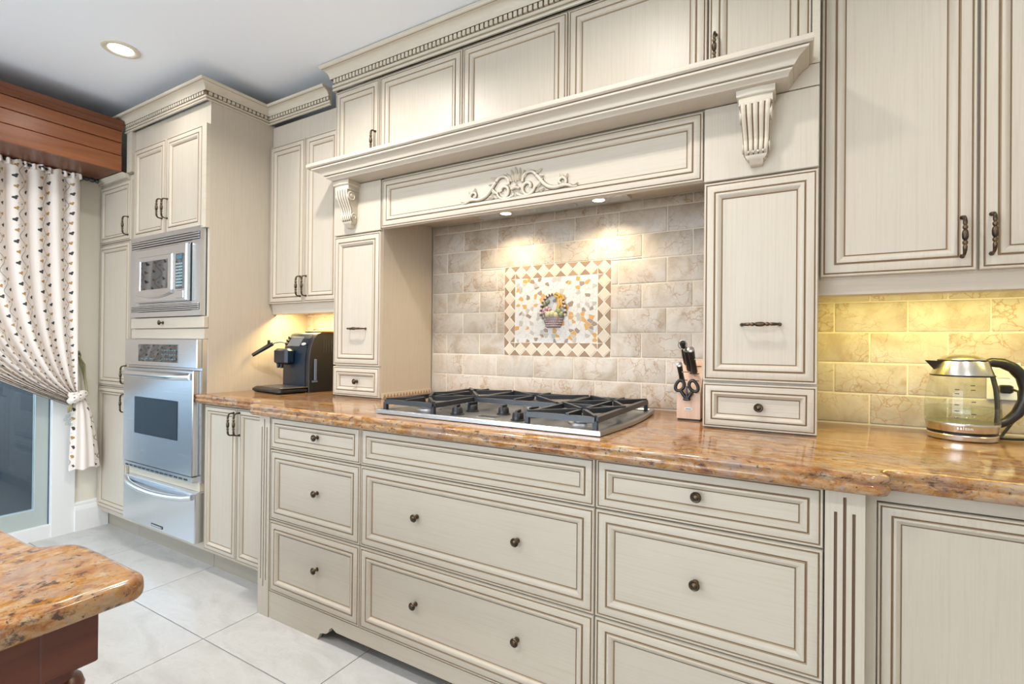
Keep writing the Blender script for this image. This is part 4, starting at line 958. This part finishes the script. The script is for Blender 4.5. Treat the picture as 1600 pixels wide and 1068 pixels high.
mb = MB(); tip = kC+dr_*.092+Vector((0, 0, .235)); a = kC+dr_*.055+pd*.024+Vector((0, 0, .2335)); b = kC+dr_*.055-pd*.024+Vector((0, 0, .2335)); c = kC+dr_*.0665+Vector((0, 0, .204)); dd_ = kC+dr_*.045+Vector((0, 0, .2335))
mb.add([tip, a, b, c, dd_], [(0, 1, 3), (0, 3, 2), (1, 4, 3), (4, 2, 3), (0, 2, 4, 1)]); obj('spout', mb, BK, kt)
hd_ = Vector((.96, .28, 0)).normalized()
hp = [(.058, .226), (.075, .231), (.100, .229), (.128, .216), (.150, .190), (.160, .155), (.155, .115), (.138, .080), (.115, .057), (.092, .046), (.084, .040)]
hr = [.010, .014, .015, .0155, .016, .016, .0155, .0145, .013, .011, .009]
sp_ = []; sr = []
for i in range(len(hp)-1):
    for k in range(3): u = k/3; sp_.append((hp[i][0]+(hp[i+1][0]-hp[i][0])*u, hp[i][1]+(hp[i+1][1]-hp[i][1])*u)); sr.append(hr[i]+(hr[i+1]-hr[i])*u)
sp_.append(hp[-1]); sr.append(hr[-1])
obj('handle', MB().tube([kC+hd_*r+Vector((0, 0, z)) for r, z in sp_], sr, 10), BK, kt, 60)
obj('handle_strip', MB().tube([kC+hd_*r+Vector((0, 0, z)) for r, z in [(.060, .232), (.072, .205), (.0785, .185), (.086, .150), (.0895, .110), (.0905, .080), (.0885, .050), (.083, .022)]], [.006, .0065, .0065, .0065, .0065, .0065, .007, .007], 6), BK, kt, 60)
MARK = plain('dark_scale_print', (.05, .05, .05), .6)
fdir = (Vector((CAM.x, CAM.y, 0))-Vector((kc[0], kc[1], 0))).normalized()
def on_kettle(ang, z):
    for (r0, z0), (r1, z1) in zip(gl_o, gl_o[1:]):
        if z0 <= z <= z1: r = r0+(r1-r0)*(z-z0)/(z1-z0)
    v_ = Matrix.Rotation(ang, 3, 'Z') @ fdir; return kC+v_*(r+.0006)+Vector((0, 0, z)), v_
mb = MB()
for ang, zs in ((.30, (.083, .118, .152, .165)), (-.12, (.070, .09, .108, .140, .152))):
    for z in zs:
        p, v_ = on_kettle(ang, z); s_ = Vector((-v_.y, v_.x, 0)); u_ = Vector((0, 0, 1)); wd_ = .005
        mb.loops([[p-s_*wd_-u_*.0012+v_*q, p+s_*wd_-u_*.0012+v_*q, p+s_*wd_+u_*.0012+v_*q, p-s_*wd_+u_*.0012+v_*q] for q in (-.0003, .0004)])
stuff(obj('scale_marks', mb, MARK, kt))
# lettering
def text_mesh(body, size, m, ext=.0004):
    cu = bpy.data.curves.new('lettering', 'FONT'); cu.body = body; cu.size = size; cu.extrude = ext; cu.align_x = 'CENTER'; cu.align_y = 'CENTER'
    o = bpy.data.objects.new('lettering_source', cu); COL.objects.link(o); dg = bpy.context.evaluated_depsgraph_get()
    me = bpy.data.meshes.new_from_object(o.evaluated_get(dg)); bpy.data.objects.remove(o); bpy.data.curves.remove(cu)
    me.materials.clear(); me.materials.append(m); return me
LET = plain('pale_embossed_letters', (.85, .85, .84), .3, .3)
for ch, dx in zip('salton', (-.0165, -.0095, -.004, .001, .0070, .0140)):
    me = text_mesh(ch, .0125, LET); ang = math.atan2(fdir.y, fdir.x)+.10+dx/.0855; v_ = Vector((math.cos(ang), math.sin(ang), 0))
    o = place('letter', me, kt, kC+v_*.0860+Vector((0, 0, .040))); o.rotation_euler = (PI/2, 0, ang+PI/2)
# outlet, plug, cord
ot = thing('wall_outlet', 'white double wall outlet plate half hidden behind the kettle', 'outlet', (2.322, 0, 1.088))
obj('plate', MB().cbox(2.284, 2.364, -.0075, -.0008, 1.028, 1.149, .003), WPL, ot)
for zc in (1.112, 1.064): obj('socket', MB().cbox(2.307, 2.341, -.0095, -.007, zc-.014, zc+.014, .002), plain('white_socket', (.70, .69, .66), .4), ot)
pg = thing('power_cord', 'black kettle power cord plugged into the wall outlet', 'cord', (2.322, -.01, 1.064))
obj('plug', MB().cbox(2.309, 2.340, -.036, -.0097, 1.052, 1.078, .004), BK, pg)
obj('cable', MB().tube([(2.335, -.034, 1.066), (2.347, -.050, 1.060), (2.345, -.062, 1.02), (2.325, -.075, .965), (2.305, -.085, .935), (2.295, -.10, .9255), (2.280, -.13, .9247), (2.268, -.15, .9247)], .0042, 8), BK, pg, 60)
obj('cable_tail', MB().tube([(2.275, -.145, .9247), (2.31, -.14, .9245), (2.36, -.12, .9245), (2.42, -.10, .9245), (2.46, -.06, .9245)], .0038, 8), BK, pg, 60)

# ------------------------------------------------------------------ ceiling light
dlt = thing('recessed_downlight', 'round recessed ceiling downlight, lit, above the oven tower', 'downlight', (-1.118, -1.03, ZCEIL))
c = (-1.118, -1.03, ZCEIL)
obj('trim_ring', MB().lathe([(.078, -.0002), (.078, -.004), (.070, -.007), (.056, -.006), (.050, -.001), (.050, -.0003)], 32, c, cap=False), plain('beige_trim_ring', (.62, .57, .47), .4), dlt, 40)
obj('lens', MB().lathe([(.0495, -.0004), (.0495, -.003), (.03, -.0045), (.001, -.005)], 24, c), LAMP, dlt, 40)

# ------------------------------------------------------------------ wooden cornice box
wc = thing('wooden_cornice', 'orange stained wooden cornice box above the curtain', 'cornice', (-1.96, -2.0, 2.21))
obj('box', MB().box(XL+.001, -1.795, -3.0, -.758, 2.2115, 2.505), CHERRYD, wc)
for z0, z1, p in ((2.209, 2.300, .000), (2.304, 2.378, .004), (2.382, 2.448, .002)): obj('board', MB().cbox(-1.795, -1.780-p, -3.0, -.757, z0, z1, .002), CHERRY, wc)
obj('top_trim', MB().prism([(-1.795, 2.450), (-1.778, 2.450), (-1.772, 2.458), (-1.764, 2.475), (-1.756, 2.480), (-1.756, 2.505), (-1.795, 2.505)], 'y', -3.0, -.757), CHERRYD, wc)

# ------------------------------------------------------------------ curtain, rod, tie-back
rod = thing('curtain_rod', 'black curtain rod with turned finial under the wooden cornice', 'curtain rod', (-2.075, -1.5, 2.19))
obj('pole', MB().tube([(-2.075, -.83, 2.192), (-2.075, -2.9, 2.192)], .008, 10), BKM, rod, 50)
obj('finial', MB().lathe([(.008, -.835), (.013, -.828), (.013, -.818), (.007, -.812), (.012, -.805), (.015, -.796), (.012, -.786), (.007, -.782), (.014, -.774), (.014, -.764), (.004, -.760)], 12, (-2.075, 0, 2.192), 'y'), BKM, rod, 50)
obj('bracket', MB().box(XL+.001, -2.075, -.842, -.834, 2.183, 2.188), BKM, rod)
cu = thing('curtain', 'cream curtain embroidered with vines and leaves, gathered to one side', 'curtain', (-2.07, -1.3, 1.5))
NS, NT = 190, 70; mb = MB(); mb.uvs = []
W0, TIEY, TIEZ = 1.95, -.862, .845
for j in range(NT+1):
    tt = j/NT
    for i in range(NS+1):
        s_ = i/NS; yt = -.862-1.20*s_; zt = 2.205
        p0 = Vector((yt, zt)); p1 = Vector((yt+.005*s_-.01, 1.72-.25*s_)); p2 = Vector((yt*(1-.44*s_)+(-.862)*.44*s_, 1.02+.10*s_)); p3 = Vector((TIEY-.030*s_, TIEZ-.035+.06*(1-s_)-.02*s_))
        u = tt; q = p0*(1-u)**3+p1*3*u*(1-u)**2+p2*3*u*u*(1-u)+p3*u**3
        amp = (.021*(1-u)+.014*u) if u > .03 else .014; ph = 2*PI*13*s_+1.4*math.sin(5*s_+2.0*u)
        x = -2.072+amp*math.sin(ph)+.010*math.sin(2*PI*4.3*s_+1)*u+.03*math.sin(PI*u)*s_
        dyy = .35*amp*math.cos(ph)*(1-u)
        mb.v.append((x, q.x+dyy, q.y+(.006*math.sin(ph*2) if j == 0 else 0))); mb.uvs.append((s_*W0, tt*1.55))
for j in range(NT):
    for i in range(NS): a = j*(NS+1)+i; mb.f.append((a, a+1, a+NS+2, a+NS+1)); mb.m.append(0)
drape = obj('drape', mb, CURT, cu, 180)
# header ruffle
mb = MB(); mb.uvs = []; n = 260
for j, (z, ax_) in enumerate(((2.206, .012), (2.198, .016), (2.190, .013), (2.180, .010), (2.172, .016))):
    for i in range(n+1):
        s_ = i/n; mb.v.append((-2.072+ax_*math.sin(2*PI*34*s_+j*.25)+.006*math.sin(50*s_)+.004, -.850-1.21*s_, z+.003*math.sin(90*s_))); mb.uvs.append((s_*W0, j*.01))
for j in range(4):
    for i in range(n): a = j*(n+1)+i; mb.f.append((a, a+1, a+n+2, a+n+1)); mb.m.append(0)
obj('header', mb, CURT, cu, 180)
# gathered knot and tail
mb = MB(); mb.uvs = []; n = 72; rows = [(.875, .034, .020, -.868), (.855, .040, .030, -.866), (.83, .036, .030, -.856), (.80, .036, .026, -.845), (.74, .046, .030, -.838), (.65, .054, .032, -.832), (.55, .061, .034, -.826), (.47, .066, .036, -.822), (.405, .069, .036, -.820)]
for j, (z, ry, rx, cy) in enumerate(rows):
    for i in range(n+1):
        a = 2*PI*i/n; k = 1+.13*math.sin(9*a+.4*j)*(1 if j > 2 else .5)
        mb.v.append((-2.062+rx*k*math.cos(a), cy+ry*k*math.sin(a), z+(.006*math.sin(5*a) if j == len(rows)-1 else 0))); mb.uvs.append((i/n*.36, (.9-z)))
for j in range(len(rows)-1):
    for i in range(n): a = j*(n+1)+i; mb.f.append((a, a+1, a+n+2, a+n+1)); mb.m.append(0)
obj('tail', mb, CURT, cu, 180)
mb = MB(); mb.uvs = []; n = 40
kpts = [(-2.045, -.905, .815), (-2.030, -.885, .835), (-2.025, -.862, .85), (-2.035, -.838, .862), (-2.055, -.826, .866)]
km = MB().tube(kpts, [.018, .027, .030, .026, .018], 14); km.uvs = [(v_[1]*3, v_[2]*3) for v_ in km.v]
obj('knot', km, CURT, cu, 180)
tb = thing('curtain_tieback', 'olive cord curtain tie-back with clear bead tassel', 'tie-back', (-2.10, -.835, 1.0))
mb = MB()
for dx in (0, .008, -.008): mb.tube([(-2.125+dx, -.832, 1.085), (-2.105+dx, -.822+dx, 1.04), (-2.085+dx, -.818, .97), (-2.06+dx, -.818, .905), (-2.04+dx, -.822, .872)], .0045, 6)
mb.tube([(-2.125, -.835, 1.085), (-2.115, -.845, 1.11), (-2.11, -.838, 1.125), (-2.115, -.828, 1.10), (-2.12, -.83, 1.06)], .004, 6)
obj('cord', mb, CORD, tb, 60)
obj('hook', MB().tube([(XL+.001, -.835, 1.10), (-2.12, -.835, 1.10), (-2.115, -.835, 1.115)], .004, 6), BKM, tb, 60)
obj('tassel_cord', MB().tube([(-2.045, -.895, .81), (-2.040, -.908, .78), (-2.04, -.91, .755)], [.007, .008, .006], 6).tube([(-2.045, -.89, .81), (-2.035, -.898, .78), (-2.035, -.90, .76)], [.006, .007, .005], 6), CORD, tb, 60)
bm2 = MB().sphere((0, 0, 0), .011, 8).mesh('bead', BEADG, 60)
for x, y, z in ((-2.04, -.912, .735), (-2.035, -.897, .742), (-2.04, -.922, .715), (-2.032, -.905, .708), (-2.036, -.892, .72), (-2.038, -.915, .69), (-2.034, -.900, .684)): place('bead', bm2, tb, (x, y, z))
